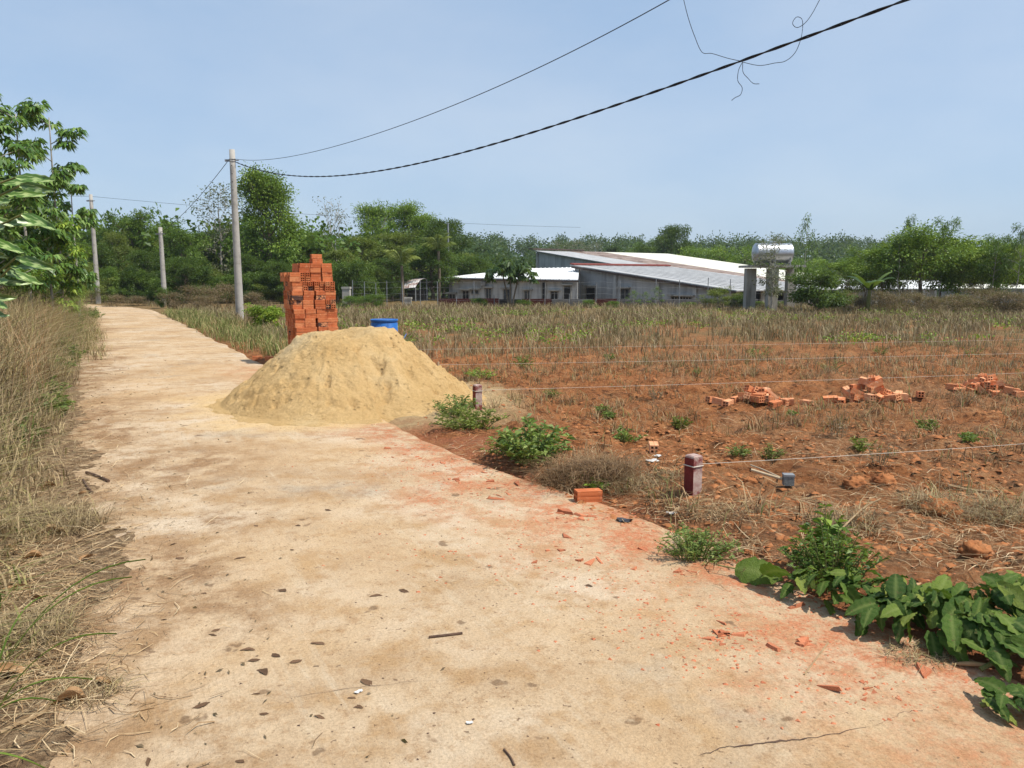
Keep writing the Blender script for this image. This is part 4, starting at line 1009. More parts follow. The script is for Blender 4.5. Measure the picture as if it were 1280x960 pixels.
# ------------------------------------------------------------------ power poles and cables
def pole(u, vtop, vbase, D, r, lab, extra=None):
    b = at_y(u, (vtop + vbase) / 2, D); tp = at_y(u, vtop, D); gz = float(gh(b[0], D))
    o = tag(empty('power_pole', (b[0], D, gz)), lab, 'pole', None)
    H = tp[2] - gz
    n = 9; zz = np.linspace(-0.3, H, n)
    V, F = tube_np(np.stack([0 * zz, 0 * zz, zz], 1), r * np.linspace(1.25, 0.82, n), 16)
    capv = np.vstack([V, [[0, 0, H + 0.004]]]); top = np.array([[(n - 1) * 16 + i, (n - 1) * 16 + (i + 1) % 16, len(V)] for i in range(16)])
    obj('shaft', mesh_np('shaft', capv, [F, top], M['concrete'], smooth=True), o)
    m = MB()
    for k in range(10): m.tube([(-r * 0.86 - 0.004, 0, H - 0.35 - k * 0.28), (-r * 0.86 + 0.05, 0, H - 0.35 - k * 0.28)], 0.02, 8)
    m = None
    for zz_ in (H - 0.36, H - 0.44):
        a = np.linspace(0, 2 * np.pi, 17); ring = np.stack([np.cos(a), np.sin(a), 0 * a], 1) * (r * 0.86 + 0.008) + (0, 0, zz_)
        MB().tube(ring, 0.012, 5).build('band', M['metal'], o)
    MB().box((-r - 0.16, -0.03, H - 0.44), (-r * 0.7, 0.03, H - 0.36)).build('bracket', M['metal'], o)
    MB().tube([(r * 0.7, -0.02, H - 0.40), (r + 0.13, -0.05, H - 0.40)], 0.022, 6).build('hook', M['metal'], o)
    for k in range(4): MB().tube([(0.0, -r * 0.86, H - 0.6 - k * 0.30), (0.0, -r * 0.86 - 0.012, H - 0.6 - k * 0.30)], 0.018, 8).build('step_hole', M['hole'], o)
    return o, np.array([b[0], D, gz]), H
p1, p1b, H1 = pole(295, 187, 397, 30.0, 0.125, 'tall grey concrete power pole beside the lane and yellow-green shrub')
p2, p2b, H2 = pole(118, 243, 372, 50.0, 0.125, 'grey concrete power pole rising from the dry grass bank')
p3, p3b, H3 = pole(203, 284, 374, 47.0, 0.13, 'farther concrete power pole at the end of the lane')
pw = at_y(421, 372, 60); pg = float(gh(pw[0], 60)); sp_ = tag(empty('power_pole', (pw[0], 60, pg)), 'slim dark-topped pole standing below the leafless tree', 'pole')
hh = at_y(421, 312, 60)[2] - pg
MB().tube([(0, 0, -0.2), (0, 0, hh)], [0.13, 0.10], 10).build('shaft', M['concrete'], sp_)
MB().tube([(0, 0, hh - 1.2), (0, -0.0, hh + 0.9)], 0.05, 8).build('mast', M['metal'], sp_); MB().box((-0.15, -0.12, hh - 0.5), (0.15, 0.10, hh - 0.1)).build('meter_box', M['metal'], sp_)
for (u, vt, D, w, lab) in ((433, 359, 46, 0.22, 'short pale concrete gate post by the wire fence'), (510, 372, 47, 0.20, 'stubby pale concrete post beside the shack')):
    p = at_y(u, vt, D); gz = float(gh(p[0], D))
    MB_ = MB().box((-w, -w, -0.2), (w, w, p[2] - gz)).box((-w - 0.03, -w - 0.03, p[2] - gz - 0.10), (w + 0.03, w + 0.03, p[2] - gz + 0.02))
    o = tag(MB_.build('gate_post', M['concrete_old']), lab, 'post'); o.location = (p[0], D, gz)

def vplane(a, b, px):
    """points of the upright plane through a and b seen at the pixels px"""
    n = np.array([b[1] - a[1], -(b[0] - a[0]), 0.0]); out = []
    for u, v in px:
        d = ray(u, v); t = np.dot(np.array([a[0], a[1], 0]), n) / np.dot(d, n); out.append(np.array([0, 0, EYE]) + d * t)
    return np.array(out)
def smooth_pts(P, n):
    P = np.asarray(P); t = np.r_[0, np.cumsum(np.linalg.norm(np.diff(P, axis=0), axis=1))]
    tt = np.linspace(0, t[-1], n); deg = min(4, len(P) - 1)
    return np.stack([np.polyval(np.polyfit(t, P[:, i], deg), tt) for i in range(3)], 1)
def catmull(P, m=8):
    P = np.asarray(P, float); Q = np.vstack([2 * P[0] - P[1], P, 2 * P[-1] - P[-2]]); out = []
    for i in range(1, len(Q) - 2):
        for k in range(m):
            t = k / m
            out.append(0.5 * ((2 * Q[i]) + (-Q[i - 1] + Q[i + 1]) * t + (2 * Q[i - 1] - 5 * Q[i] + 4 * Q[i + 1] - Q[i + 2]) * t * t + (-Q[i - 1] + 3 * Q[i] - 3 * Q[i + 1] + Q[i + 2]) * t ** 3))
    out.append(Q[-2]); return np.array(out)
def cable(P, r, lab, k=5, group=None, name='power_cable'):
    return tag(MB().tube(P, r, k).build(name, M['wire'], smooth=True), lab, 'cable', group)

# twisted cable from the pole across the field to a pole out of view
qa = p1b[:2]; qb = np.array([12.0, 0.0])
px = [(294, 201), (299, 205), (330, 215), (360, 220), (420, 218), (500, 207), (600, 187), (700, 158), (800, 120), (900, 83), (1000, 47), (1068, 25), (1137, 0)]
P = vplane(qa, qb, px)
d_ = np.array([qb[0] - qa[0], qb[1] - qa[1]]); dl = np.linalg.norm(d_); d_ /= dl
ss = (P[:, :2] - qa) @ d_
co = np.polyfit(ss, P[:, 2], 3)
s_end = ss[-1] + 6.0
sv = np.linspace(ss[0], s_end, 260); zv = np.polyval(co, sv)
sl0 = np.polyval(np.polyder(co), ss[-1]); zv = np.where(sv > ss[-1], np.polyval(co, ss[-1]) + sl0 * (sv - ss[-1]), zv)
core = np.stack([qa[0] + d_[0] * sv, qa[1] + d_[1] * sv, zv], 1)
tw_ = sv * 2 * np.pi / 0.9
nrm = np.array([-d_[1], d_[0], 0])
both = MB()
for ph in (0, np.pi):
    off = 0.011 * (np.cos(tw_ + ph)[:, None] * nrm + np.sin(tw_ + ph)[:, None] * np.array([0, 0, 1.0]))
    both.tube(core + off, 0.0105, 6)
tag(both.build('power_cable', M['wire'], smooth=True), 'thick twisted black power cable sagging across the sky', 'cable')
endp = core[-1]
po = tag(empty('power_pole', (endp[0], endp[1], float(gh(endp[0], endp[1])))), 'concrete pole that carries the twisted cable across the field', 'pole')
MB().tube([(0, 0, -0.3), (0, 0, endp[2] - po.location.z + 0.5)], [0.16, 0.11], 16).build('shaft', M['concrete'], po)
# thin upper wire
P = vplane(qa, np.array([12.0, -1.5]), [(293, 198.5), (340, 199.5), (400, 187), (500, 157), (600, 120), (700, 70), (780, 30), (840, -2), (900, -36)])
cable(smooth_pts(P, 60), 0.008, 'thin dark wire running above the thick cable')
# wires from the first pole back along the lane
tpx = np.array([p1b[0], 30.0, p1b[2] + H1 - 0.45]); t2 = np.array([p2b[0], 50, p2b[2] + H2 - 0.12])
def sagline(a, b, sag, n=30):
    f = np.linspace(0, 1, n)[:, None]; return a + (b - a) * f - np.array([0, 0, 1]) * 4 * sag * f * (1 - f)
t3 = np.array([p3b[0], 47, p3b[2] + H3 - 0.3])
cable(sagline(tpx + (-0.2, 0, 0), t3, 0.25), 0.012, 'dark cable falling from the tall pole towards the far pole')
cable(sagline(t2, np.array([p1b[0] + 16, 62.0, 5.6]), 0.3), 0.009, 'thin wire running from the bank pole over the wood')
cable(sagline(t2, np.array([t2[0] - 14, 40, t2[2] + 0.3]), 0.3), 0.009, 'thin wire leaving the bank pole over the leafy sapling')
fa = at_y(560, 285, 66); cable(sagline(fa, at_y(640, 300, 140), 0.4), 0.014, 'thin far wire slanting down behind the dark tree')
mast = tag(empty('mast', (fa[0], 66, float(gh(fa[0], 66)))), 'thin grey pole among the trees carrying the far wire', 'pole'); MB().tube([(0, 0, -0.2), (0, 0, fa[2] - mast.location.z + 0.4)], 0.07, 8).build('shaft', M['metal'], mast)
# loose wires tied to the cable
tie = vplane(qa, qb, [(928, 77)])[0]; ty = tie[1]
def loose(px, lab, r=0.0045): 
    P = np.array([at_y(u, v, ty) for u, v in px]); P[:, 1] += R.normal(0, 0.02, len(P)); return cable(catmull(P, 6), r, lab, 4, None, 'loose_wire')
loose([(853, -8), (860, 20), (868, 46), (877, 66), (890, 67), (910, 73), (928, 77)], 'loose thin wire dropping from above with a sharp bend')
loose([(928, 77), (950, 81), (968, 79), (982, 76), (994, 66), (1001, 50), (1004, 34), (1002, 24), (996, 21), (992, 28), (997, 34), (1006, 29), (1016, 16), (1028, -6)], 'loose thin wire curling in a small loop beside the cable')
loose([(928, 78), (923, 88), (923, 100), (927, 110), (926, 118), (919, 122), (914, 126)], 'short frayed wire end hanging down below the cable knot')
loose([(929, 78), (929, 90), (934, 98), (942, 104), (949, 105)], 'short frayed wire end curling sideways below the cable knot')

# ------------------------------------------------------------------ sand heap
n = 260
lx = np.linspace(-2.35, 2.35, n); ly = np.linspace(-2.5, 2.4, n)
SX, SY = np.meshgrid(lx, ly)
ang = np.arctan2(SY, SX)
rr_ = np.hypot(SX / 1.66, SY / 1.86) * (1 + 0.07 * (noise(np.cos(ang) * 2 + 5, np.sin(ang) * 2 + 5, 3) - 0.5) * 2)
H0 = 0.93
hz = np.clip((1.0 - rr_) / 0.66, -0.3, 1.3)
top = 0.90 + 0.10 * noise(SX * 1.6, SY * 1.6, 8) + 0.05 * SX
hs = H0 * np.where(hz < top, hz, top + (hz - top) * 0.10)
hs = hs - 0.035 * np.exp(-((hz - top) / 0.05) ** 2)
rr_ = rr_ * (1 + 0.10 * (fbm(SX * 3.2, SY * 3.2, 23, 4, 0.6) - 0.5))
foot = 0.09 * np.exp(-np.clip(rr_ - 0.84, 0, 9) / 0.09) * sstep(1.30, 0.95, rr_)
hs = np.maximum(hs, 0) * (1 - 0.0) + foot * np.clip(1 - hs / 0.3, 0, 1)
# slumps and rills down the flank facing the field, lumps everywhere
rill = np.abs(noise(ang * 9 + 2 * noise(SX * 3, SY * 3, 4), rr_ * 1.5, 12) - 0.5)
slope = sstep(0.03, 0.25, hs) * (1 - sstep(0.78, 0.92, hs))
hs = hs + slope * (-0.10 * np.clip(0.16 - rill, 0, 1) * sstep(-1.2, -0.2, ang) * (1 - sstep(0.2, 0.9, ang)) * 2.4)
lum = fbm(SX * 6, SY * 6, 51, 4, 0.62) - 0.5
hs = hs + (0.03 + 0.085 * slope) * lum * sstep(0.0, 0.06, hs)
hs = hs + 0.045 * (fbm(SX * 15, SY * 15, 35, 3, 0.7) - 0.5) * sstep(0.0, 0.05, hs) * (0.35 + 0.65 * slope)
pits = np.clip(fbm(SX * 9, SY * 9, 71, 2) - 0.62, 0, 1); hs = hs - pits * 0.30 * slope
wx, wy = SX + SAND[0], SY + SAND[1]
zz = surf(wx, wy) + hs - 0.05 * sstep(1.02, 1.20, rr_ + 0.25 * (fbm(SX * 5, SY * 5, 66, 3) - 0.5)) + 0.004
fine = sstep(0.02, 0.10, hs)
idx = np.arange(n * n).reshape(n, n)
F = np.stack([idx[:-1, :-1], idx[:-1, 1:], idx[1:, 1:], idx[1:, :-1]], -1).reshape(-1, 4)
keep = (rr_.ravel()[F].min(1) < 1.30)
pale = np.clip(np.exp(-((SX + 0.62) / 0.22) ** 2 - ((SY + 0.45) / 0.20) ** 2) * 1.2 + 0.35 * sstep(0.86, 0.95, hs), 0, 1) * 0.7
sp = obj('sand_pile', mesh_np('sand_pile', np.stack([wx, wy, zz], -1).reshape(-1, 3), F[keep], M['sand'], dict(pale=pale), smooth=True))
tag(sp, 'big heap of yellow building sand at the edge of the lane', 'sand pile')

r5 = np.random.default_rng(515); k5 = r5.integers(0, n * n, 9000); k5 = k5[(rr_.ravel()[k5] < 1.22)]
P5 = np.stack([wx.ravel()[k5], wy.ravel()[k5], zz.ravel()[k5]], 1)
SAND_LUMPS = P5
# ------------------------------------------------------------------ bricks
BL, BW = 0.19, 0.082
def brick_mesh(name, mat, hollow=True, jit=0.0, L=BL):
    """clay tube brick along X, four square tubes, small chamfers"""
    h = BW / 2; g_ = np.array([-h, -0.030, -0.006, 0.006, 0.030, h])
    V, F = [], []
    def q(*p):
        b = len(V); V.extend(p); F.append(tuple(range(b, b + len(p))))
    for sx in (-1, 1):
        x = sx * L / 2
        for i in range(5):
            for j in range(5):
                a, b, c, d = (x, g_[i], g_[j]), (x, g_[i + 1], g_[j]), (x, g_[i + 1], g_[j + 1]), (x, g_[i], g_[j + 1])
                if i in (1, 3) and j in (1, 3): continue
                q(*((a, b, c, d) if sx > 0 else (d, c, b, a)))
    for i in (1, 3):
        for j in (1, 3):
            y0, y1, z0, z1 = g_[i], g_[i + 1], g_[j], g_[j + 1]; x0, x1 = -L / 2, L / 2
            q((x0, y0, z0), (x0, y1, z0), (x1, y1, z0), (x1, y0, z0)); q((x0, y0, z1), (x1, y0, z1), (x1, y1, z1), (x0, y1, z1))
            q((x0, y0, z0), (x1, y0, z0), (x1, y0, z1), (x0, y0, z1)); q((x0, y1, z0), (x0, y1, z1), (x1, y1, z1), (x1, y1, z0))
    x0, x1 = -L / 2, L / 2
    for (y, z, y2, z2) in ((-h, -h, h, -h), (h, -h, h, h), (h, h, -h, h), (-h, h, -h, -h)):
        # each long side has a shallow scored groove
        m0 = (y + (y2 - y) * .46, z + (z2 - z) * .46); m1 = (y + (y2 - y) * .54, z + (z2 - z) * .54)
        nx, nz_ = (z2 - z), -(y2 - y); k = 0.0035 / math.hypot(nx, nz_); mm = ((m0[0] + m1[0]) / 2 - nx * k, (m0[1] + m1[1]) / 2 - nz_ * k)
        for (a, b) in (((y, z), m0), (m0, mm), (mm, m1), (m1, (y2, z2))):
            q((x0, *a), (x0, *b), (x1, *b), (x1, *a))
    V = np.array(V); 
    me = bpy.data.meshes.new(name); me.from_pydata([tuple(v) for v in V], [], F); me.materials.append(mat); me.update()
    return me
bm_clean = brick_mesh('brick', M['brick']); bm_pale = brick_mesh('brick', M['brick_pale'])

STK = np.array([-3.70, 14.35]); SROT = math.radians(29)
SU = np.array([math.cos(SROT), math.sin(SROT)]); SW = np.array([-math.sin(SROT), math.cos(SROT)])      # along the front, into the stack
CELL, ROWH, NR = 0.198, 0.168, 12
rb = np.random.default_rng(8)
sbase = float(surf(STK[0], STK[1])) - 0.02
shell, core_ = [], MB()
# how many cells each course has (first cell, last cell, front row set back) from the ground up
def course(r):
    back = 0 if r < 8 else (1 if r < 10 else 1)
    if r <= 7: return 0, 4, 0.0
    if r == 8: return 0, 4, 0.02
    if r == 9: return 0, 4, 0.03
    if r == 10: return 1, 4, 0.03
    return 2.3, 3.6, 0.06
NDEP = 4
gstack = 'bricks of the tall stack'
endrows = {(8, 1), (8, 2), (8, 3), (9, 1), (2, 1), (2, 2), (2, 3), (0, 1), (1, 2), (6, 3)}
for r in range(NR):
    c0, c1, setb = course(r)
    taper = (NR - r) * 0.011; rshift = rb.normal(0, 0.016)
    ncell = int(round(c1 - c0))
    for c in range(ncell):
        cc = c0 + c
        for dpt in range(NDEP):
            if r >= 10 and dpt > 2: continue
            if r == 11 and dpt > 0: continue
            front, lefts, topx = dpt == 0, (c == 0), (r in (9, 10, 11) or r == NR - 1)
            rights = c == ncell - 1
            u_ = (cc - 2 + 0.5) * (CELL + 0.004 * (NR - r > 4)) + taper * 0.9 - 0.03 + rshift
            w_ = (dpt + 0.5) * CELL + setb - taper * 0.8
            end_on = ((r, int(cc)) in endrows) if front else (rb.random() < 0.35 if not lefts else r % 2 == 0)
            ju, jw, jr = rb.normal(0, 0.009), rb.normal(0, 0.011) - (0.03 if rb.random() < 0.18 else 0), rb.normal(0, 0.035)
            for a in (-1, 1):
                for b in (-1, 1):
                    o1 = a * (BW / 2 + 0.008) + rb.normal(0, 0.003)
                    du, dw = (o1, rb.normal(0, 0.006)) if end_on else (rb.normal(0, 0.006), o1)
                    uu, ww = u_ + ju + du, w_ + jw + dw
                    x_, y_ = STK + SU * uu + SW * ww
                    z_ = sbase + r * ROWH + (0.042 if b < 0 else 0.126) + (0.002 if b > 0 else 0)
                    rz = SROT + (math.pi / 2 if end_on else 0) + jr + rb.normal(0, 0.015)
                    vis = (front and (end_on or a < 0)) or (lefts and (end_on is False or a < 0)) or topx or (rights and r > 3)
                    if vis: shell.append((x_, y_, z_, rz, front, lefts))
                    else:
                        Mx = Matrix.Translation((x_, y_, z_)) @ Matrix.Rotation(rz, 4, 'Z')
                        core_.box((-BL / 2, -BW / 2, -BW / 2), (BL / 2, BW / 2, BW / 2), M=Mx)
# the bricks that show most stay single; the rest of the stack is one mass
shell.sort(key=lambda s: (not s[4], not s[5]))
for (x_, y_, z_, rz, fr_, lf_) in shell[:225]:
    o = obj('brick', bm_clean); o.location = (x_, y_, z_)
    o.rotation_euler = (rb.normal(0, 0.012) + (math.pi if rb.random() < 0.5 else 0), rb.normal(0, 0.008), rz)
    tag(o, 'orange hollow clay brick in the tall leaning stack behind the sand', 'brick', gstack)
for (x_, y_, z_, rz, fr_, lf_) in shell[225:]:
    Mx = Matrix.Translation((x_, y_, z_)) @ Matrix.Rotation(rz, 4, 'Z'); core_.box((-BL / 2, -BW / 2, -BW / 2), (BL / 2, BW / 2, BW / 2), M=Mx)
tag(core_.build('stacked_bricks', M['brick']), 'orange bricks making up the inside of the tall stack', 'brick', kind='stuff')

# three tipped heaps in the field and loose bricks
def heap(u, v, nb, wx_, hgt, lab, grp, seed):
    rh = np.random.default_rng(seed); c = at_g(u, v, -0.06)
    for k in range(nb):
        f = k / nb
        rad = (1 - f ** 1.3) * 1.0
        a = rh.uniform(0, 6.28); q = math.sqrt(rh.random()) if f < 0.6 else rh.random() * 0.55
        x_ = c[0] + math.cos(a) * q * wx_ * (1 - 0.45 * f); y_ = c[1] + 0.15 + math.sin(a) * q * 0.34 * (1 - 0.35 * f)
        lvl = max(0.0, (1 - q * 0.9)) * hgt * f
        o = obj('brick', bm_pale); tilt = rh.normal(0, 0.28 if lvl > 0.03 else 0.10)
        o.location = (x_, y_, float(gh(x_, y_)) + 0.035 + lvl + abs(tilt) * 0.05)
        o.rotation_euler = (rh.normal(0, 0.35 if lvl > 0.03 else 0.12) + (math.pi / 2) * rh.integers(0, 4), tilt if rh.random() < 0.9 else 1.2, rh.uniform(0, 3.14))
        tag(o, lab, 'brick', grp)
heap(955, 505, 28, 0.66, 0.13, 'pale orange brick in the flattest heap tipped on the soil', 'bricks of the flattest heap', 3)
heap(1095, 499, 31, 0.60, 0.20, 'pale orange brick in the tallest heap tipped on the soil', 'bricks of the tallest heap', 4)
heap(1240, 496, 31, 0.52, 0.18, 'pale orange brick in the heap near the field string end', 'bricks of the third heap', 6)
def lone(u, v, z, rz, lab, tilt=0.0, mesh=bm_pale, rx=0.0, s=1.0):
    p = at_g(u, v, z); o = obj('brick', mesh); zz_ = float(surf(p[0], p[1]))
    o.location = (p[0], p[1], zz_ + 0.038 * s + abs(math.sin(tilt)) * 0.06); o.rotation_euler = (rx, tilt, rz); o.scale = (1, s, s); return tag(o, lab, 'brick')
lone(817, 565, -0.06, 1.45, 'single hollow brick with pale top lying end-on in the field', 0.0)
lone(735, 626, 0, 0.25, 'lone orange brick lying beside the straw clump', 0.03, bm_clean)
lone(322, 450, 0, 0.3, 'orange brick lying flat on the lane before the tall stack', 0.0, bm_clean)
lone(338, 451, 0, -0.2, 'second brick lying on the lane at the corner of the stack', 0.05, bm_clean)
lone(890, 504, -0.06, 0.6, 'stray brick lying off the end of the flattest heap', 0.15)
lone(1150, 497, -0.06, 1.2, 'stray brick with pale face standing off the tallest heap', 0.1)
lone(1275, 497, -0.06, 0.1, 'stray brick lying flat off the third heap', 0.05)

# broken pieces on the lane
def shard_mesh(seed):
    rs_ = np.random.default_rng(seed); k = rs_.integers(5, 7); a = np.sort(rs_.uniform(0, 6.28, k))
    P = np.stack([np.cos(a) * rs_.uniform(0.35, 0.6, k), np.sin(a) * rs_.uniform(0.22, 0.42, k), np.zeros(k)], 1)
    m = MB(); Q = P * 0.86 + rs_.normal(0, 0.03, P.shape); Q[:, 2] = rs_.uniform(0.16, 0.28, k)
    F = [tuple(reversed(range(k))), tuple(range(k, 2 * k))] + [(i, (i + 1) % k, k + (i + 1) % k, k + i) for i in range(k)]
    m.add(np.vstack([P, Q]), F); return m.mesh('brick_fragment', M['chip'])
shards = [shard_mesh(100 + k) for k in range(9)]
rc = np.random.default_rng(77)
frag_px = []
for (u, v, su, sv, k) in ((620, 612, 44, 14, 30), (735, 648, 40, 9, 40), (700, 690, 60, 18, 12), (540, 570, 40, 12, 10), (860, 715, 18, 8, 6), (905, 800, 26, 10, 12), (1000, 806, 26, 8, 10), (1090, 862, 40, 16, 14), (1010, 760, 60, 14, 8), (640, 588, 36, 10, 10), (800, 700, 40, 14, 6), (1150, 830, 40, 20, 10)):
    frag_px += [(u + rc.normal(0, su * 0.6), v + rc.normal(0, sv * 0.7)) for _ in range(k)]
for k, (u, v) in enumerate(frag_px):
    p = at_z(u, min(v, 955), 0.0); big = rc.random() < 0.22
    sz_ = rc.uniform(0.05, 0.10) if big else rc.uniform(0.018, 0.045)
    o = obj('brick_fragment', shards[k % 9]); o.location = (p[0], p[1], float(surf(p[0], p[1])) - 0.001)
    o.rotation_euler = (rc.normal(0, 0.1), rc.normal(0, 0.1), rc.uniform(0, 6.28)); o.scale = (sz_ * rc.uniform(0.8, 1.7), sz_, sz_ * rc.uniform(0.5, 1.0))
    tag(o, 'red broken brick piece on the dusty lane', 'brick fragment', 'broken brick pieces on the lane')
for (u, v, L, lab, rz) in ((725, 703, 0.075, 'squarish brick lump lying alone in the middle of the lane', 0.1), (1003, 808, 0.085, 'largest brown brick lump among the crumbs by the cut leaves', -0.2), (848, 716, 0.09, 'broken brick corner beside the feathery weed', 0.7), (707, 642, 0.17, 'long flat brick slab among the red crumbs', 2.7)):
    p = at_z(u, v, 0); o = obj('brick_fragment', shards[4]); o.location = (p[0], p[1], float(surf(p[0], p[1]))); o.scale = (L, L * 0.55, L * 0.8); o.rotation_euler = (0, 0, rz); tag(o, lab, 'brick fragment')
# crumbs too small to count
n = 7200
uu = np.concatenate([rc.normal(c_[0], c_[2] * 1.1, n // 12) for c_ in ((620, 612, 60, 18), (740, 650, 60, 14), (690, 680, 90, 28), (900, 800, 60, 22), (1010, 810, 60, 20), (1100, 860, 80, 26), (1000, 760, 90, 22), (560, 575, 60, 16), (800, 700, 80, 24), (1150, 830, 60, 28), (660, 590, 60, 14), (860, 740, 90, 24))])
vv = np.concatenate([rc.normal(c_[1], c_[3] * 1.0, n // 12) for c_ in ((620, 612, 60, 18), (740, 650, 60, 14), (690, 680, 90, 28), (900, 800, 60, 22), (1010, 810, 60, 20), (1100, 860, 80, 26), (1000, 760, 90, 22), (560, 575, 60, 16), (800, 700, 80, 24), (1150, 830, 60, 28), (660, 590, 60, 14), (860, 740, 90, 24))])
XY = np.array([at_z(a, min(b, 1000), 0)[:2] for a, b in zip(uu, vv)])
def crumbs(XY, smin, smax, name, mat, rng, zoff=0.0, pw=2.0):
    n = len(XY); base = np.array([(1, 0, 0), (-0.5, 0.87, 0), (-0.5, -0.87, 0), (0.1, 0.05, 0.75), (0.6, -0.5, 0.5), (-0.4, 0.2, 0.6)])
    tri = np.array([(0, 1, 3), (1, 2, 5), (2, 0, 4), (0, 3, 4), (3, 5, 4), (5, 2, 4), (1, 5, 3)])
    s = smin + (smax - smin) * rng.random(n) ** pw; a = rng.uniform(0, 6.28, n)
    b = base[None] * rng.uniform(0.7, 1.35, (n, 6, 3)) * s[:, None, None]
    ca, sa_ = np.cos(a)[:, None], np.sin(a)[:, None]
    x_ = b[..., 0] * ca - b[..., 1] * sa_; y_ = b[..., 0] * sa_ + b[..., 1] * ca
    V = np.stack([x_ + XY[:, :1], y_ + XY[:, 1:2], b[..., 2] * 0.55 + (surf(XY[:, 0], XY[:, 1]) + zoff)[:, None]], -1).reshape(-1, 3)
    return mesh_np(name, V, (tri[None] + 6 * np.arange(n)[:, None, None]).reshape(-1, 3), M[mat])
lumps_me = crumbs(SAND_LUMPS[:, :2], 0.003, 0.024, 'sand_lumps', 'sand', rc, 0.0, 2.6)
vv5 = np.zeros(len(lumps_me.vertices) * 3, np.float32); lumps_me.vertices.foreach_get('co', vv5); vv5 = vv5.reshape(-1, 6, 3); vv5[:, :, 2] += (SAND_LUMPS[:, 2] - surf(SAND_LUMPS[:, 0], SAND_LUMPS[:, 1]))[:, None] - 0.003; lumps_me.vertices.foreach_set('co', vv5.ravel()); lumps_me.update()
tag(obj('sand_lumps', lumps_me, sp), kind='stuff')
tag(obj('brick_crumbs', crumbs(XY, 0.002, 0.014, 'brick_crumbs', 'chip', rc, 0.0, 3.0)), 'tiny red brick crumbs strewn over the lane', 'crumbs', kind='stuff')
# grit on the lane
n = 6000; ss_ = rc.uniform(-8.5, 14, n); tt_ = rc.uniform(-1.55, 1.5, n); gxy = np.stack(road_xy(ss_, tt_), 1)
gme = crumbs(gxy, 0.0015, 0.007, 'gravel', 'twig', rc, pw=3.5)
tag(obj('gravel', gme), 'dark grit and specks scattered over the lane', 'gravel', kind='stuff')
# soil clods in the field
n = 42000; cx_ = rc.uniform(-3, 13, n); cy_ = rc.uniform(2.6, 17, n); t_ = road_t(cx_, cy_)
cx_[:16000] = rc.uniform(0.2, 7, 16000); cy_[:16000] = rc.uniform(3.0, 8.5, 16000); t_ = road_t(cx_, cy_)
ok = (t_ > HALF + 0.15) & (fbm(cx_ * 0.9, cy_ * 0.9, 55, 3) > 0.38) & (np.hypot(cx_ - SAND[0], cy_ - SAND[1]) > 2.0)
tag(obj('soil_clods', crumbs(np.stack([cx_, cy_], 1)[ok], 0.004, 0.045, 'soil_clods', 'clod', rc, -0.004, 3.5)), 'loose red clods of turned soil in the field', 'soil', kind='stuff')
# a few big clods and holes on the dug bank
for (u, v, s_, lab) in ((1165, 640, 0.15, 'big dark clod of soil under hanging dry roots'), (1105, 603, 0.10, 'dark soil clod beside the sandy track'), (1070, 606, 0.09, 'lumpy soil clod near the marker string'), (1218, 690, 0.08, 'dark crumbly clod in the dug red soil'), (938, 602, 0.05, 'small soil clod beside the brush handle')):
    p = at_g(u, v, -0.03); r_ = np.random.default_rng(int(u)); nth, nph = 26, 16
    th = np.linspace(0, 2 * np.pi, nth, endpoint=False); ph = np.linspace(0.05, np.pi / 2 + 0.5, nph)
    TH, PH = np.meshgrid(th, ph); rad = s_ * (0.25 + 1.1 * fbm(np.cos(TH) * np.sin(PH) * 3.5 + 9 + u, np.sin(TH) * np.sin(PH) * 3.5 + PH * 2 + 9, 4, 5, 0.8))
    V = np.stack([rad * np.sin(PH) * np.cos(TH) * 1.3, rad * np.sin(PH) * np.sin(TH), rad * np.cos(PH) * 0.8], -1).reshape(-1, 3)
    idx = np.arange(nth * nph).reshape(nph, nth); nx_ = np.roll(idx, -1, 1)
    F = np.stack([idx[:-1], idx[1:], nx_[1:], nx_[:-1]], -1).reshape(-1, 4)
    o = obj('soil_clod', mesh_np('soil_clod', V, [F, idx[:1]], M['clod'])); o.location = (p[0], p[1], float(gh(p[0], p[1]))); tag(o, lab, 'soil clod')

# ------------------------------------------------------------------ blue barrel
bp_ = at_y(480.5, 412, 16.2); bz = float(gh(bp_[0], 16.2))
H_ = at_y(480, 398.5, 16.2)[2] - bz; rB = 0.278
br = tag(empty('barrel', (bp_[0], 16.2, bz - 0.02)), 'blue plastic barrel standing behind the sand heap', 'barrel')
pr = [(0, 0.94), (0.03, 1.0), (H_ * 0.3, 1.0), (H_ * 0.31, 1.035), (H_ * 0.345, 1.035), (H_ * 0.36, 1.0), (H_ * 0.64, 1.0), (H_ * 0.65, 1.035), (H_ * 0.685, 1.035), (H_ * 0.70, 1.0), (H_ * 0.92, 1.0), (H_ * 0.93, 0.97), (H_ * 0.955, 0.97), (H_ * 0.96, 1.03), (H_, 1.03), (H_ + 0.001, 0.97), (H_ * 0.5, 0.95), (0.02, 0.93)]
V, F = tube_np(np.array([(0, 0, z_) for z_, _ in pr]), 1.0, 36)
V = V.reshape(len(pr), 36, 3); V[:, :, :2] *= (np.array([r_ for _, r_ in pr]) * rB)[:, None, None]; 
for i_, (z_, _) in enumerate(pr): V[i_, :, 2] = z_
obj('body', mesh_np('barrel_body', V.reshape(-1, 3), [F, np.arange(36)[None, ::-1], (17 * 36 + np.arange(36))[None]], M['barrel'], smooth=True), br)
a = np.linspace(0, 2 * np.pi, 37); MB().tube(np.stack([np.cos(a) * rB * 1.0, np.sin(a) * rB * 1.0, 0 * a + H_], 1), 0.014, 6).build('rim', M['barrel'], br, True)
hp = [at_z(u, v, 0.02) for u, v in ((497, 430), (503, 428), (508, 424))]; hp = [p + (0, 0, z) for p, z in zip(hp, (0, 0.05, 0.14))]
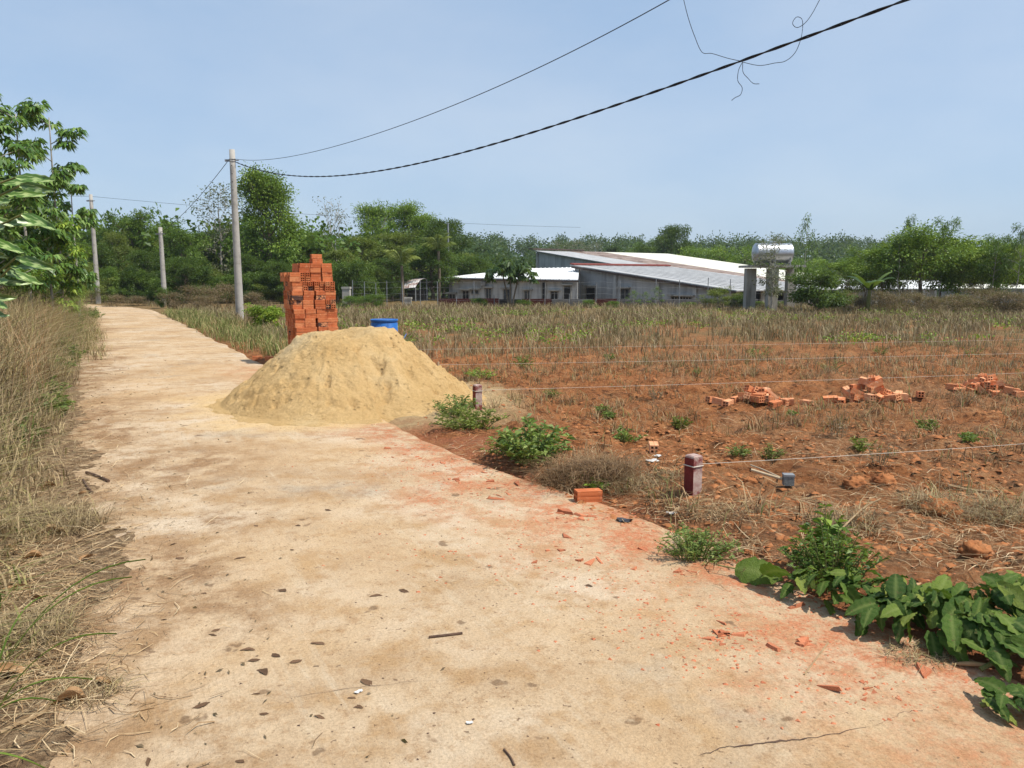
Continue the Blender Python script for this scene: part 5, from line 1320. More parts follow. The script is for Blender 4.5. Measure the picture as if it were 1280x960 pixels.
tag(MB().tube(catmull(hp, 5), 0.012, 6).build('hose', M['barrel']), 'short bent blue hose sticking out of the soil by the barrel', 'hose')

# ------------------------------------------------------------------ marker posts and strings
def marker(u, v, hgt, w, rz, lab):
    p = at_g(u, v, -0.04); gz = float(gh(p[0], p[1])); o = tag(empty('marker_post', (p[0], p[1], gz - 0.03), rz), lab, 'post')
    m = MB(); h = w / 2; z1 = hgt + 0.03; c = 0.008
    m.box((-h, -h, -0.1), (h, h, z1 - c)); m.add([(-h, -h, z1 - c), (h, -h, z1 - c), (h, h, z1 - c), (-h, h, z1 - c), (-h + c, -h + c, z1), (h - c, -h + c, z1), (h - c, h - c, z1), (-h + c, h - c, z1)], [(0, 1, 5, 4), (1, 2, 6, 5), (2, 3, 7, 6), (3, 0, 4, 7), (4, 5, 6, 7)])
    m.build('shaft', M['post_stone'], o)
    # the painted face and the red band round the foot
    MB().box((-h - 0.0035, -h - 0.002, 0.0), (-h - 0.0005, h + 0.002, z1 - 0.02)).build('painted_face', M['redpaint'], o)
    MB().tube([(x_, y_, z1 - 0.075) for x_, y_ in ((-h - .006, -h - .006), (h + .004, -h - .006), (h + .004, h + .004), (-h - .006, h + .004), (-h - .006, -h - .006))], 0.004, 4).build('string_loop', M['string'], o)
    return o, np.array([p[0], p[1], gz + hgt - 0.07])
t = NT('post_stone_red_wash'); p_ = t.pos(True)
col = t.ramp(t.noise(p_, 14, 7), [(0.3, (0.30, 0.17, 0.15)), (0.55, (0.47, 0.36, 0.31)), (0.75, (0.56, 0.49, 0.43))])
col = t.mix(t.rng(t.noise(p_, 9, 6), 0.46, 0.60), col, (0.20, 0.045, 0.04, 1)); M['post_stone'] = t.fin(col, 0.9, t.bump(t.noise(p_, 70, 4), 0.5, 0.006))
m1, s1 = marker(866, 616, 0.275, 0.085, 0.55, 'short stone marker post with dark red side, string tied on')
m2, s2 = marker(597, 508, 0.26, 0.085, 0.45, 'short reddish marker post at the foot of the sand heap')
def twine(a, px, z, lab, ext=2.5):
    b = at_z(*px, z); d = unit(b - a); e = b + d * ext
    P = sagline(a, e, 0.02, 24); tag(MB().tube(P, 0.0017, 4).build('string', M['string']), lab, 'string')
    k = tag(empty('stake', (e[0], e[1], float(gh(e[0], e[1])))), lab.replace('white string', 'wooden stake holding the string'), 'stake'); MB().tube([(0, 0, -0.1), (0, 0, e[2] - k.location.z + 0.05)], 0.018, 6).build('shaft', M['wood'], k)
twine(s1, (1280, 552), 0.16, 'white string running from the stone marker post over the soil')
twine(s2, (1280, 465), 0.16, 'white string running from the reddish post past the brick heaps')
for (pa, pb_, lab) in (((548, 456), (1280, 441), 'white string running from behind the sand heap'), ((505, 437), (1280, 424), 'white string running from near the blue barrel')):
    a = at_z(*pa, 0.12); twine(a, pb_, 0.12, lab)
    k = tag(empty('stake', (a[0], a[1], float(gh(a[0], a[1])))), lab.replace('white string running', 'short wooden stake with string leading'), 'stake'); MB().tube([(0, 0, -0.1), (0, 0, a[2] - k.location.z + 0.05)], 0.018, 6).build('shaft', M['wood'], k)

# scraps
p = at_g(985, 606, -0.05); brsh = tag(empty('brush', (p[0], p[1], float(gh(p[0], p[1])) + 0.028), -0.1), 'grey bristle brush with a pale wooden handle lying on the soil', 'brush')
MB().box((-0.035, -0.03, -0.03), (0.035, 0.03, 0.035)).build('bristles', M['greybrush'], brsh); MB().box((-0.038, -0.033, 0.035), (0.038, 0.033, 0.05)).build('ferrule', M['metal'], brsh)
MB().tube([(-0.04, 0.01, 0.01), (-0.14, 0.05, 0.03), (-0.24, 0.10, 0.05)], 0.011, 7).build('handle', M['wood'], brsh)
for (u, v, s_, mt, lab, rz) in ((815, 577, 0.05, 'plastic', 'white plastic scrap beside the single hollow brick', 0.3), (822, 571, 0.035, 'plastic', 'small crumpled white scrap by the hollow brick', 1.0), (780, 652, 0.05, 'darkplastic', 'dark plastic scrap among the red brick crumbs', 2.6), (840, 643, 0.035, 'plastic', 'crumpled white paper beside the marker post', 0.2), (587, 905, 0.012, 'plastic', 'tiny white pebble-like scrap on the lane', 0.2), (448, 866, 0.014, 'plastic', 'tiny white chip on the stained lane', 0.9), (688, 588, 0.04, 'plastic', 'pale scrap at the edge of the straw clump', 0.4)):
    r_ = np.random.default_rng(int(u)); p = at_g(u, v, 0); k = 6; gxs, gys = np.meshgrid(np.linspace(-1, 1, k), np.linspace(-0.6, 0.6, k))
    V = np.stack([gxs * s_ + r_.normal(0, 0.1 * s_, gxs.shape), gys * s_ + r_.normal(0, 0.1 * s_, gxs.shape), 0.25 * s_ * r_.random(gxs.shape) + 0.12 * s_ * (gxs ** 2) + 0.004], -1).reshape(-1, 3)
    Vb = V - (0, 0, 0.002); idx = np.arange(k * k).reshape(k, k)
    F = np.stack([idx[:-1, :-1], idx[:-1, 1:], idx[1:, 1:], idx[1:, :-1]], -1).reshape(-1, 4)
    o = obj('scrap', mesh_np('scrap', np.vstack([V, Vb]), np.vstack([F, F[:, ::-1] + k * k]), M[mt])); o.location = (p[0], p[1], float(surf(p[0], p[1]))); o.rotation_euler = (0, 0, rz); tag(o, lab, 'scrap')

# ------------------------------------------------------------------ weeds, grass and litter
rg = np.random.default_rng(404)
def clump_pts(n, cx, cy, rx, ry, rng=rg):
    a = rng.uniform(0, 6.28, n); q = np.sqrt(rng.random(n)); x_ = cx + np.cos(a) * q * rx; y_ = cy + np.sin(a) * q * ry
    return np.stack([x_, y_, surf(x_, y_) - 0.01], 1)

def tuftify(P, k, spread, rng=rg):
    Q = np.repeat(P, k, 0); Q[:, :2] += rng.normal(0, spread, (len(Q), 2)); Q[:, 2] = surf(Q[:, 0], Q[:, 1]) - 0.01; return Q

# left bank: tall dry grass, denser away from the lane
def bank(n, s0, s1, t0, t1, k, spread):
    s = s0 + (s1 - s0) * rg.random(n) ** 0.8; t = -(t0 + (t1 - t0) * rg.random(n)); x_, y_ = road_xy(s, t - bendf(s))
    w = fbm(x_ * 0.8, y_ * 0.8, 19, 3); keep = w + 0.25 * rg.random(n) > 0.42
    return tuftify(np.stack([x_, y_, 0 * x_], 1)[keep], k, spread)
P = np.vstack([bank(2600, -7.5, 33, HALF + 0.05, 2.9, 15, 0.07), bank(1500, -2, 33, 2.8, 5.5, 14, 0.08)]); n = len(P)
el = -road_t(P[:, 0], P[:, 1]) - HALF
h = (0.16 + 0.80 * sstep(0.0, 0.8, el)) * rg.uniform(0.45, 1.25, n) * (0.75 + 0.5 * sstep(-4, 6, road_s(P[:, 0], P[:, 1])))
tone = fbm(P[:, 0] * 0.6, P[:, 1] * 0.6, 29, 3)
rnd = np.clip(rg.random(n) * 0.80 + sstep(0.46, 0.60, tone) * 0.34 * rg.random(n), 0, 1)
tag(obj('dry_grass', blades(P, h, rg.uniform(0.004, 0.012, n), rg.uniform(0.1, 1.3, n), rg, 'dry_grass', 'grass_dry', rnd=rnd)), 'tall dry straw-coloured grass on the bank of the lane', 'grass', kind='stuff')
P = bank(1100, 2, 36, HALF + 0.35, 4.2, 15, 0.09); n = len(P)
tag(obj('reddish_grass', blades(P, rg.uniform(0.6, 1.25, n), 0.007, rg.uniform(0.1, 0.5, n), rg, 'reddish_grass', 'grass_red')), 'reddish feathery dry grass on the bank near the poles', 'grass', kind='stuff')
P = np.vstack([bank(700, 8, 35, HALF - 0.45, HALF + 0.5, 14, 0.09), bank(500, 14, 36, HALF + 0.3, 3.4, 14, 0.09)]); n = len(P)
tag(obj('far_verge_grass', blades(P, rg.uniform(0.3, 1.0, n) * (0.35 + 0.65 * sstep(HALF - 0.4, HALF + 0.6, -road_t(P[:, 0], P[:, 1]))) * 0.85, 0.009, rg.uniform(0.15, 1.2, n), rg, 'far_verge_grass', 'grass_dry', rnd=rg.random(n))), 'mixed green and dry grass crowding the lane near the bank pole', 'grass', kind='stuff')
P = bank(300, -1, 30, HALF + 0.25, 4.0, 9, 0.10); n = len(P)
tag(obj('green_grass', blades(P, rg.uniform(0.2, 0.7, n), 0.010, rg.uniform(0.2, 0.8, n), rg, 'green_grass', 'grass_green')), 'green grass tufts among the dry bank grass', 'grass', kind='stuff')
# verge between lane and pole and round the stack
def verge(n, s0, s1, t0, t1, k, spread):
    s = rg.uniform(s0, s1, n); t = t0 + (t1 - t0) * rg.random(n) ** 1.3; x_, y_ = road_xy(s, t - bendf(s))
    return tuftify(np.stack([x_, y_, 0 * x_], 1), k, spread)
P = verge(520, 7.4, 30, HALF + 0.12, 3.6, 14, 0.09); n = len(P); P = P[np.hypot(P[:, 0] - STK[0], P[:, 1] - STK[1]) > 0.75]; n = len(P)
tag(obj('verge_grass', blades(P, rg.uniform(0.12, 0.42, n), 0.010, rg.uniform(0.2, 0.9, n), rg, 'verge_grass', 'grass_green')), 'green verge grass beside the lane at the power pole', 'grass', kind='stuff')
# far field: dense grey-green stubble
n = 9800; y_ = 9 + 36.5 * rg.random(n) ** 0.8; x_ = rg.uniform(-0.55, 0.80, n) * y_; t_ = road_t(x_, y_) + bendf(road_s(x_, y_))
w = fbm(x_ * 0.35, y_ * 0.35, 83, 3)
keep = (t_ > HALF + 1.2) & (rg.random(n) < sstep(7, 30, y_ + 10 * (w - 0.5)) * (0.25 + 1.2 * sstep(0.38, 0.58, w))) & (np.hypot(x_ - SAND[0], y_ - SAND[1]) > 2.3) & (np.hypot(x_ - STK[0], y_ - STK[1]) > 1.2)
P = tuftify(np.stack([x_, y_, 0 * x_], 1)[keep], 9, 0.10); n = len(P)
rndf = np.clip(rg.random(n) * 0.85 + 0.25 * (fbm(P[:, 0] * 0.25, P[:, 1] * 0.25, 11, 3) - 0.35), 0, 1)
tag(obj('field_stubble', blades(P, rg.uniform(0.14, 0.48, n) * (0.45 + 0.55 * sstep(10, 24, P[:, 1])), rg.uniform(0.5, 1.2, n) * (0.008 + 0.016 * sstep(10, 28, P[:, 1])), rg.uniform(0.05, 0.8, n), rg, 'field_stubble', 'grass_field', rnd=rndf)), 'dry grey-green stubble and weeds covering the far field', 'weeds', kind='stuff')
# low broad-leaved yellow-green weeds in the far field
n = 900; y_ = 19 + 24 * rg.random(n); x_ = rg.uniform(-0.3, 0.75, n) * y_
keep = (fbm(x_ * 0.22, y_ * 0.3, 45, 3) > 0.50) & (road_t(x_, y_) > HALF + 2)
c = np.stack([x_, y_, gh(x_, y_)], 1)[keep]; Pp = np.repeat(c, 16, 0) + rg.normal(0, 1, (len(c) * 16, 3)) * (0.14, 0.14, 0.05) + (0, 0, 0.14)
V, F, r_ = leaf_cards(Pp, rg.normal(size=Pp.shape) + (0, 0, 0.5), 0.09, 0.05, rg)
tag(obj('field_weeds', mesh_np('field_weeds', V, F, M['leaf_yellow'], dict(rnd=r_ * 0.8))), 'low yellow-green weeds dotted over the far field', 'weeds', kind='stuff')
# near field: sparse dry weeds
n = 1900; y_ = 4.0 + 15 * rg.random(n) ** 0.8; x_ = rg.uniform(-0.1, 0.78, n) * y_; t_ = road_t(x_, y_)
keep = (t_ > HALF + 0.5) & (fbm(x_ * 0.8, y_ * 0.8, 67, 3) + 0.12 * sstep(8, 16, y_) > 0.50) & (np.hypot(x_ - SAND[0], y_ - SAND[1]) > 2.1)
P = tuftify(np.stack([x_, y_, 0 * x_], 1)[keep], 14, 0.055); n = len(P)
tag(obj('sparse_weeds', blades(P, rg.uniform(0.04, 0.22, n), rg.uniform(0.004, 0.010, n), rg.uniform(0.2, 1.3, n), rg, 'sparse_weeds', 'grass_brown')), 'sparse dry weed tufts over the turned red soil', 'weeds', kind='stuff')

# straw litter: bank foot, road edge and dug bank
def scatter_straw(regions, name, lab, mat='straw'):
    Ps = []
    for (u, v, su, sv, k) in regions:
        uv = np.stack([rg.normal(u, su, k), rg.normal(v, sv, k)], 1); uv[:, 1] = np.clip(uv[:, 1], 380, 1150)
        q = np.array([ray(a, b) for a, b in uv]); zt = np.zeros(k)
        for _ in range(9):
            XYc = q[:, :2] * ((zt - EYE) / q[:, 2])[:, None]; zt = 0.5 * zt + 0.5 * np.clip(surf(XYc[:, 0], XYc[:, 1]), -0.3, 0.5)
        Ps.append(XYc)
    XY = np.vstack(Ps); P = np.c_[XY, surf(XY[:, 0], XY[:, 1])]; n = len(P)
    tag(obj(name, litter_mesh(P, rg.uniform(0.04, 0.22, n), rg.uniform(0.0015, 0.004, n), rg, name, mat)), lab, 'straw', kind='stuff')
scatter_straw([(40, 640, 60, 40, 1500), (40, 720, 60, 50, 1500), (30, 820, 55, 45, 1100), (60, 560, 50, 30, 900), (70, 480, 40, 20, 500)], 'straw_litter', 'dry straw and stalks littering the foot of the bank')
scatter_straw([(760, 600, 50, 14, 800), (1170, 650, 60, 26, 800), (1060, 640, 60, 22, 350), (1240, 680, 40, 30, 400), (920, 690, 40, 14, 250), (640, 560, 60, 16, 500), (1000, 580, 140, 22, 700), (880, 640, 50, 10, 400), (850, 530, 180, 25, 900), (1100, 540, 160, 20, 700)], 'field_straw', 'dry straw strewn over the dug red soil')
# matted straw clumps that stand up
def straw_clump(u, v, rx, ry, n, h, lab, mat='grass_dry', lean=(0.6, 1.8)):
    c = at_g(u, v, 0.0); P = clump_pts(n, c[0], c[1], rx, ry)
    o = obj('straw_clump', blades(P - (c[0], c[1], 0), rg.uniform(0.3, 1.0, n) * h, rg.uniform(0.002, 0.005, n), rg.uniform(*lean, n), rg, 'straw_clump', mat, rnd=rg.random(n) * 0.75)); o.location = (c[0], c[1], 0)
    tag(o, lab, 'straw')
straw_clump(735, 596, 0.38, 0.26, 2200, 0.24, 'matted brown straw clump at the edge of the lane', 'grass_brown')
straw_clump(800, 605, 0.30, 0.16, 700, 0.10, 'low straw mat between the straw clump and marker post')
straw_clump(1165, 640, 0.20, 0.14, 420, 0.22, 'dry straw hanging over the dark soil clod')
straw_clump(1245, 645, 0.26, 0.20, 480, 0.18, 'pale straw tussock on the dug soil bank')
straw_clump(1060, 660, 0.18, 0.14, 260, 0.2, 'thin straw tussock behind the leafy weed')
straw_clump(1080, 500, 0.18, 0.1, 120, 0.28, 'grey dry twiggy tuft before the tallest brick heap', 'grass_field', (0.1, 0.7))
straw_clump(1045, 540, 0.10, 0.1, 60, 0.36, 'thin upright dry stalks below the flattest heap', 'grass_field', (0.1, 0.6))
straw_clump(905, 640, 0.28, 0.12, 350, 0.06, 'low straw mat at the foot of the stone marker post')
straw_clump(60, 660, 0.35, 0.3, 900, 0.22, 'grey-brown straw heap on the edge of the lane')
straw_clump(25, 800, 0.22, 0.22, 700, 0.16, 'small matted straw heap beside the green blades')
straw_clump(110, 868, 0.14, 0.12, 300, 0.08, 'tangle of fine dry roots lying on the concrete')
# tall stalks
for k, (u, v, h, dx) in enumerate(((38, 560, 1.05, 0.05), (28, 600, 0.6, 0.25), (8, 560, 0.9, 0.2), (52, 530, 0.7, -0.1), (15, 640, 0.55, 0.4))):
    c = at_g(u, v, 0.02); z0 = float(surf(c[0], c[1]))
    o = tag(MB().tube(catmull([(0, 0, -0.02), (dx * 0.4 * h, 0.02, h * 0.5), (dx * h, -0.02, h)], 4), [0.006 - 0.0004 * q for q in range(9)], 5).build('dry_stalk', M['drystem']), ('tall thin dry stalk', 'short slanting dry stalk', 'bent tan stalk', 'thin grey stalk', 'leaning straw stalk')[k] + ' standing in the bank grass', 'stalk'); o.location = (c[0], c[1], z0)
# sticks
def stick(px, r, lab, mat='twig', z=0.0):
    P = np.array([at_g(u, v) for u, v in px]); P[:, 2] = surf(P[:, 0], P[:, 1]) + r * 0.9 + z
    tag(MB().tube(catmull(P, 4), r, 6).build('stick', M[mat]), lab, 'stick')
# straw and leaf bits along the foot of the bank and thinly over the lane
n = 5200; s_a = rg.uniform(-7.5, 9, n); t_a = -(HALF + 0.15) + np.abs(rg.normal(0, 0.42, n)) * rg.choice([1, -1], n) * 0.9; xy = np.stack(road_xy(s_a, t_a), 1)
tag(obj('edge_litter', litter_mesh(np.c_[xy, surf(xy[:, 0], xy[:, 1])], rg.uniform(0.015, 0.12, n), rg.uniform(0.0015, 0.005, n), rg, 'edge_litter', 'straw', 0.10, 0.004)), 'short straws and stalk bits along the ragged lane edge', 'straw', kind='stuff')
n = 1300; s_a = rg.uniform(-8, 10, n); t_a = np.clip(rg.normal(-0.9, 0.75, n), -1.9, 1.5); xy = np.stack(road_xy(s_a, t_a), 1); keep = rg.random(n) < np.clip(0.15 + 0.9 * (-t_a / 1.6), 0.08, 1); xy = xy[keep]; n = len(xy)
P0 = np.c_[xy, surf(xy[:, 0], xy[:, 1]) + 0.003]; a0 = rg.uniform(0, 6.28, n); V, F, r_ = leaf_cards(P0, np.stack([np.cos(a0), np.sin(a0), rg.uniform(0, 0.25, n)], 1), rg.uniform(0.008, 0.04, n), rg.uniform(0.005, 0.016, n), rg, 0.02)
tag(obj('leaf_crumbs', mesh_np('leaf_crumbs', V, F, M['leaf_dry'], dict(rnd=r_ * 0.7))), 'small brown leaf crumbs scattered over the lane', 'litter', kind='stuff')
stick([(108, 592), (122, 597), (136, 603)], 0.012, 'dark short stick lying at the left edge litter of the lane'.replace('left ', ''))
stick([(104, 601), (110, 611), (116, 617)], 0.009, 'small dark forked twig on the leaf litter')
stick([(20, 702), (70, 690), (110, 672), (150, 660)], 0.007, 'long thin dry stalk lying across the litter', 'drystem')
stick([(0, 918), (30, 905), (55, 892), (58, 885)], 0.008, 'forked grey twig lying on the pale concrete', 'drystem')
stick([(536, 798), (556, 796), (578, 793)], 0.006, 'thin bark strip lying in the middle of the lane', 'twig')
stick([(630, 938), (638, 948), (643, 958)], 0.004, 'short dark twig near the crack in the concrete', 'twig')
stick([(1005, 845), (1020, 825), (1035, 805)], 0.004, 'thin straw stem lying by the brick crumbs', 'drystem')
stick([(938, 585), (955, 592), (975, 602)], 0.007, 'pale peeled stick lying on the soil beside the brush', 'wood', 0.02)
stick([(1185, 612), (1210, 617), (1240, 619)], 0.010, 'bundle-like pale stick on the sandy track', 'drystem', 0.02)
stick([(990, 735), (1030, 700), (1075, 655), (1100, 640)], 0.005, 'long tan grass stem slanting over the leafy weed', 'drystem', 0.08)

# dead leaves
def leaf_sheet(L, W, rng, n=6, curl=0.25, lobes=0):
    s = np.linspace(0, 1, n); w_ = W / 2 * np.sin(np.clip(s, 0.03, 0.985) * np.pi) ** 0.8
    rows = []
    for j in (-1, -0.5, 0, 0.5, 1):
        z_ = curl * L * 0.25 * (j * j) * np.sin(s * np.pi) + 0.10 * L * curl * np.sin(s * 5 + rng.random() * 6) + rng.normal(0, 0.008 * L, n)
        rows.append(np.stack([s * L - L / 2, j * w_, z_ + 0.004], 1))
    V = np.vstack(rows); i = np.arange(n - 1)
    return V, np.vstack([np.stack([a * n + i, a * n + i + 1, (a + 1) * n + i + 1, (a + 1) * n + i], 1) for a in range(4)])
dl_ = []
for k in range(6):
    V, F = leaf_sheet(1.0, rg.uniform(0.28, 0.5), rg, 9, rg.uniform(0.15, 0.6)); V[:, 1] *= 1 + 0.13 * np.sin(V[:, 0] * 15 + k) + 0.12 * np.sign(V[:, 1]); V[:, 1] += 0.10 * np.sin(V[:, 0] * 4 + k); dl_.append(mesh_np('dead_leaf', V, F, M['deadleaf'], smooth=True))
dpx = [(352, 741), (398, 808), (328, 843), (266, 796), (318, 828), (345, 822), (458, 857), (440, 876), (448, 888), (400, 900), (270, 790), (205, 776), (225, 700), (255, 744), (310, 815), (320, 870), (370, 830), (252, 884), (217, 682), (320, 660), (372, 660), (300, 700), (505, 742), (330, 895), (300, 955), (470, 748), (735, 735), (185, 955), (410, 640), (365, 690)]
for k, (u, v) in enumerate(dpx):
    p = at_z(u, v, 0); o = obj('dead_leaf', dl_[k % 6]); s_ = rg.uniform(0.025, 0.07) * (1.5 if k < 4 else 1)
    o.location = (p[0], p[1], float(road_z(p[0], p[1])) + 0.002); o.rotation_euler = (rg.normal(0, 0.1), rg.normal(0, 0.06), rg.normal(0, 0.5)); o.scale = (s_, s_, s_ * 0.4)
    tag(o, 'small dark brown dead leaf lying on the concrete lane', 'dead leaf', 'dead leaves on the lane')
tan_me = []
for k in range(4):
    V, F = leaf_sheet(1.0, rg.uniform(0.3, 0.45), rg, 7, rg.uniform(0.6, 1.2)); tan_me.append(mesh_np('dry_leaf', V, F, M['tanleaf'], smooth=True))
for k, (u, v, s_) in enumerate(((85, 880, 0.13), (15, 845, 0.15), (75, 668, 0.13), (130, 856, 0.09), (60, 670, 0.16), (30, 780, 0.12), (45, 752, 0.12), (90, 640, 0.10), (40, 700, 0.11), (110, 700, 0.09), (20, 740, 0.12), (100, 620, 0.09), (60, 610, 0.10), (15, 690, 0.11))):
    p = at_g(u, v, 0); o = obj('dry_leaf', tan_me[k % 4]); o.location = (p[0], p[1], float(surf(p[0], p[1])) + 0.014); o.rotation_euler = (rg.normal(0, 0.25), rg.normal(0, 0.15), rg.uniform(-0.7, 0.7)); o.scale = (s_,) * 3
    tag(o, 'curled tan dry leaf in the litter at the bank foot', 'dry leaf', 'tan leaves at the bank foot')

# leafy weeds
def weed(u, v, h, spread, ns, lpl, L, W, mat, lab, stem='stem', z=0.0, cat='weed', droop=0.2, name='weed', up=1.0):
    c = at_g(u, v, z); c[2] = float(surf(c[0], c[1])); rw_ = np.random.default_rng(int(u * 7 + v))
    o = tag(empty(name, (c[0], c[1], c[2] - 0.01)), lab, cat); sm = MB(); Ps, As = [], []
    for k in range(ns):
        az = rw_.uniform(0, 6.28); q = math.sqrt(rw_.random()) * spread; hh_ = h * rw_.uniform(0.55, 1.05) * (1 - 0.45 * (q / spread) ** 2)
        b = np.array([math.cos(az) * q * 0.45, math.sin(az) * q * 0.45, 0]); e = np.array([math.cos(az) * q * 1.1, math.sin(az) * q * 1.1, hh_])
        pts = np.array([b, b * 0.4 + e * 0.6 * np.array([0.8, 0.8, 1]), e]); sm.tube(pts, [0.004, 0.003, 0.0018], 4, cap=False)
        f = rw_.uniform(0.12, 1.0, lpl); P = np.stack([np.interp(f * 2, [0, 1, 2], pts[:, i]) for i in range(3)], 1)
        a2 = rw_.uniform(0, 6.28, lpl); Ps.append(P); As.append(np.stack([np.cos(a2), np.sin(a2), rw_.uniform(0.0, 0.9, lpl) * up], 1))
    P, A = np.vstack(Ps), np.vstack(As); Ls = L * rw_.uniform(0.55, 1.25, len(P)); V, F, r_ = leaf_cards(P, A, Ls, W * Ls / L, rw_, droop)
    obj('foliage', mesh_np('foliage', V, F, M[mat], dict(rnd=r_)), o); sm.build('stem', M[stem], o); return o
weed(668, 578, 0.42, 0.36, 60, 20, 0.075, 0.028, 'leaf_weed', 'bright green broad-leaved weed clump at the lane edge before the sand')
weed(640, 568, 0.20, 0.26, 30, 18, 0.055, 0.014, 'leaf_olive', 'olive narrow-leaved weed beside the bright green clump')
weed(590, 535, 0.24, 0.42, 50, 18, 0.06, 0.018, 'leaf_olive', 'dull green weed patch at the foot of the sand heap')
weed(572, 520, 0.30, 0.28, 34, 18, 0.06, 0.016, 'leaf_weed', 'upright grassy weed growing against the sand heap')
weed(868, 698, 0.20, 0.25, 60, 26, 0.035, 0.009, 'leaf_weed', 'feathery green weed at the edge of the lane near the red crumbs')
weed(1040, 735, 0.36, 0.26, 60, 26, 0.040, 0.013, 'leaf_mid', 'feathery dark weed rising among the cut leaves')
weed(1030, 705, 0.36, 0.12, 12, 12, 0.075, 0.04, 'leaf_bright', 'upright soft-leaved green weed behind the cut leaves')
weed(740, 608, 0.10, 0.16, 16, 12, 0.06, 0.02, 'leaf_bright', 'little green sprout under the straw clump')
weed(600, 472, 0.16, 0.34, 40, 16, 0.06, 0.014, 'leaf_yellow', 'light green grassy patch beyond the sand heap')
weed(655, 458, 0.24, 0.25, 18, 12, 0.06, 0.02, 'leaf_olive', 'olive weed standing beyond the light green patch')
lab = 'small green weed tuft on the red soil of the field'
for (u, v, h) in ((800, 548, 0.14), (845, 540, 0.14), (760, 530, 0.12), (980, 570, 0.15), (1100, 572, 0.16), (1015, 470, 0.26), (905, 560, 0.12), (1180, 530, 0.14), (1215, 545, 0.12), (740, 520, 0.13), (695, 488, 0.14), (860, 470, 0.18), (1240, 440, 0.3), (950, 440, 0.3), (1120, 450, 0.3), (780, 455, 0.22), (1000, 520, 0.12), (1260, 470, 0.2)):
    u += random.uniform(-25, 25); v += random.uniform(-10, 10); h *= random.uniform(0.6, 1.5)
    w_ = weed(u, v, h, h * random.uniform(0.6, 1.2), random.randint(7, 20), 14, 0.05, random.choice((0.009, 0.015, 0.02)), ('leaf_weed', 'leaf_olive')[int(u) % 2], lab, z=-0.06); w_['group'] = 'weed tufts on the red soil'
for (u, v, h, lb) in ((1050, 545, 0.34, 'dead twiggy bush with curled grey leaves below the tallest heap'), (1098, 580, 0.22, 'dry branching weed beside the string'), (820, 500, 0.24, 'dead weed stalk cluster beyond the hollow brick'), (1205, 505, 0.24, 'dead grey weed before the third heap')):
    weed(u, v, h, h * 0.6, 14, 7, 0.045, 0.012, 'leaf_dry', lb, 'drystem', -0.06)
lab = 'broad-leaved green weed growing in the bank grass'
for (u, v, h) in ((60, 500, 0.34), (45, 470, 0.5), (75, 445, 0.5), (120, 398, 0.55), (20, 520, 0.4), (95, 420, 0.4), (30, 430, 0.7), (70, 400, 0.8), (100, 385, 0.7), (10, 455, 0.8), (48, 395, 1.0), (70, 470, 0.4), (85, 452, 0.45), (30, 490, 0.5), (100, 410, 0.6), (112, 400, 0.5), (15, 480, 0.6), (55, 430, 0.8), (84, 405, 0.9), (25, 560, 0.35), (66, 520, 0.3)):
    w_ = weed(u, v, h, h * 0.7, 22, 16, 0.08, 0.032, ('leaf_weed', 'leaf_mid', 'leaf_olive')[int(u) % 3], lab); w_['group'] = 'weeds in the bank grass'

# pile of cut broad leaves at the road edge
def broad_leaf(L, W, seed, bend=0.4, cup=0.25, nseg=12):
    """leaf with a midrib and pleated side veins, lying along +X"""
    r_ = np.random.default_rng(seed); s = np.linspace(0, 1, nseg)
    prof = np.sin(np.clip(s * 0.93 + 0.05, 0, 1) ** 0.75 * np.pi) ** 0.75
    prof[-1] = 0.02; tws = r_.normal(0, 0.25)
    rows = []
    js = np.array([-1, -0.66, -0.33, 0, 0.33, 0.66, 1])
    for j in js:
        pleat = 0.020 * L * np.where(np.arange(nseg) % 2 == 0, 1, -1) * min(1, abs(j) * 1.6)
        edge_w = 1 + (0.11 * np.sin(s * 23 + r_.random() * 3) if abs(j) == 1 else 0)
        y_ = j * W / 2 * prof * edge_w
        z_ = cup * W * (abs(j) ** 1.5) * 0.5 * (1 - 0.4 * s) - bend * L * (s ** 2) * 0.6 + bend * L * s * 0.35 + pleat + tws * y_ + r_.normal(0, 0.012 * L, nseg) * min(1, abs(j) * 1.5)
        if j == 0: z_ = z_ - 0.006
        rows.append(np.stack([s * L + 0.06 * abs(j) * L * 0.5, y_, z_], 1))
    V = np.vstack(rows); i = np.arange(nseg - 1)
    F = np.vstack([np.stack([a * nseg + i, a * nseg + i + 1, (a + 1) * nseg + i + 1, (a + 1) * nseg + i], 1) for a in range(len(js) - 1)])
    return V, F
t = NT('broad_leaf_veined'); uvx = t.attr('rnd'); vein = t.attr('vein')
col = t.ramp(t.orand(), [(0.0, (.026, .066, .008)), (0.35, (.050, .105, .012)), (0.65, (.085, .15, .018)), (0.88, (.17, .23, .035)), (0.97, (.28, .31, .055)), (1.0, (.22, .15, .06))])
col = t.mix(t.math('MULTIPLY', t.rng(t.noise(t.pos(True), 18, 6), 0.45, 0.75), 0.5), col, (.030, .08, .012, 1))
col = t.mix(t.math('MULTIPLY', vein, 0.55), col, (.24, .29, .08, 1))
col = t.mix(t.rng(t.noise(t.pos(True), 7, 5, 0.7), 0.63, 0.70), col, (.13, .085, .035, 1))
t.fin(col, 0.58, t.bump(t.noise(t.pos(True), 30, 4), 0.5, 0.02), spec=0.2)
tr = t.new('ShaderNodeBsdfTranslucent'); t.l.new(t.mix(0.5, col, (.16, .26, .02, 1)), tr.inputs[0]); mx = t.new('ShaderNodeMixShader'); mx.inputs[0].default_value = 0.25
t.l.new(t.p.outputs[0], mx.inputs[1]); t.l.new(tr.outputs[0], mx.inputs[2]); t.l.new(mx.outputs[0], t.out.inputs[0]); M['broad'] = t.m
lm = []
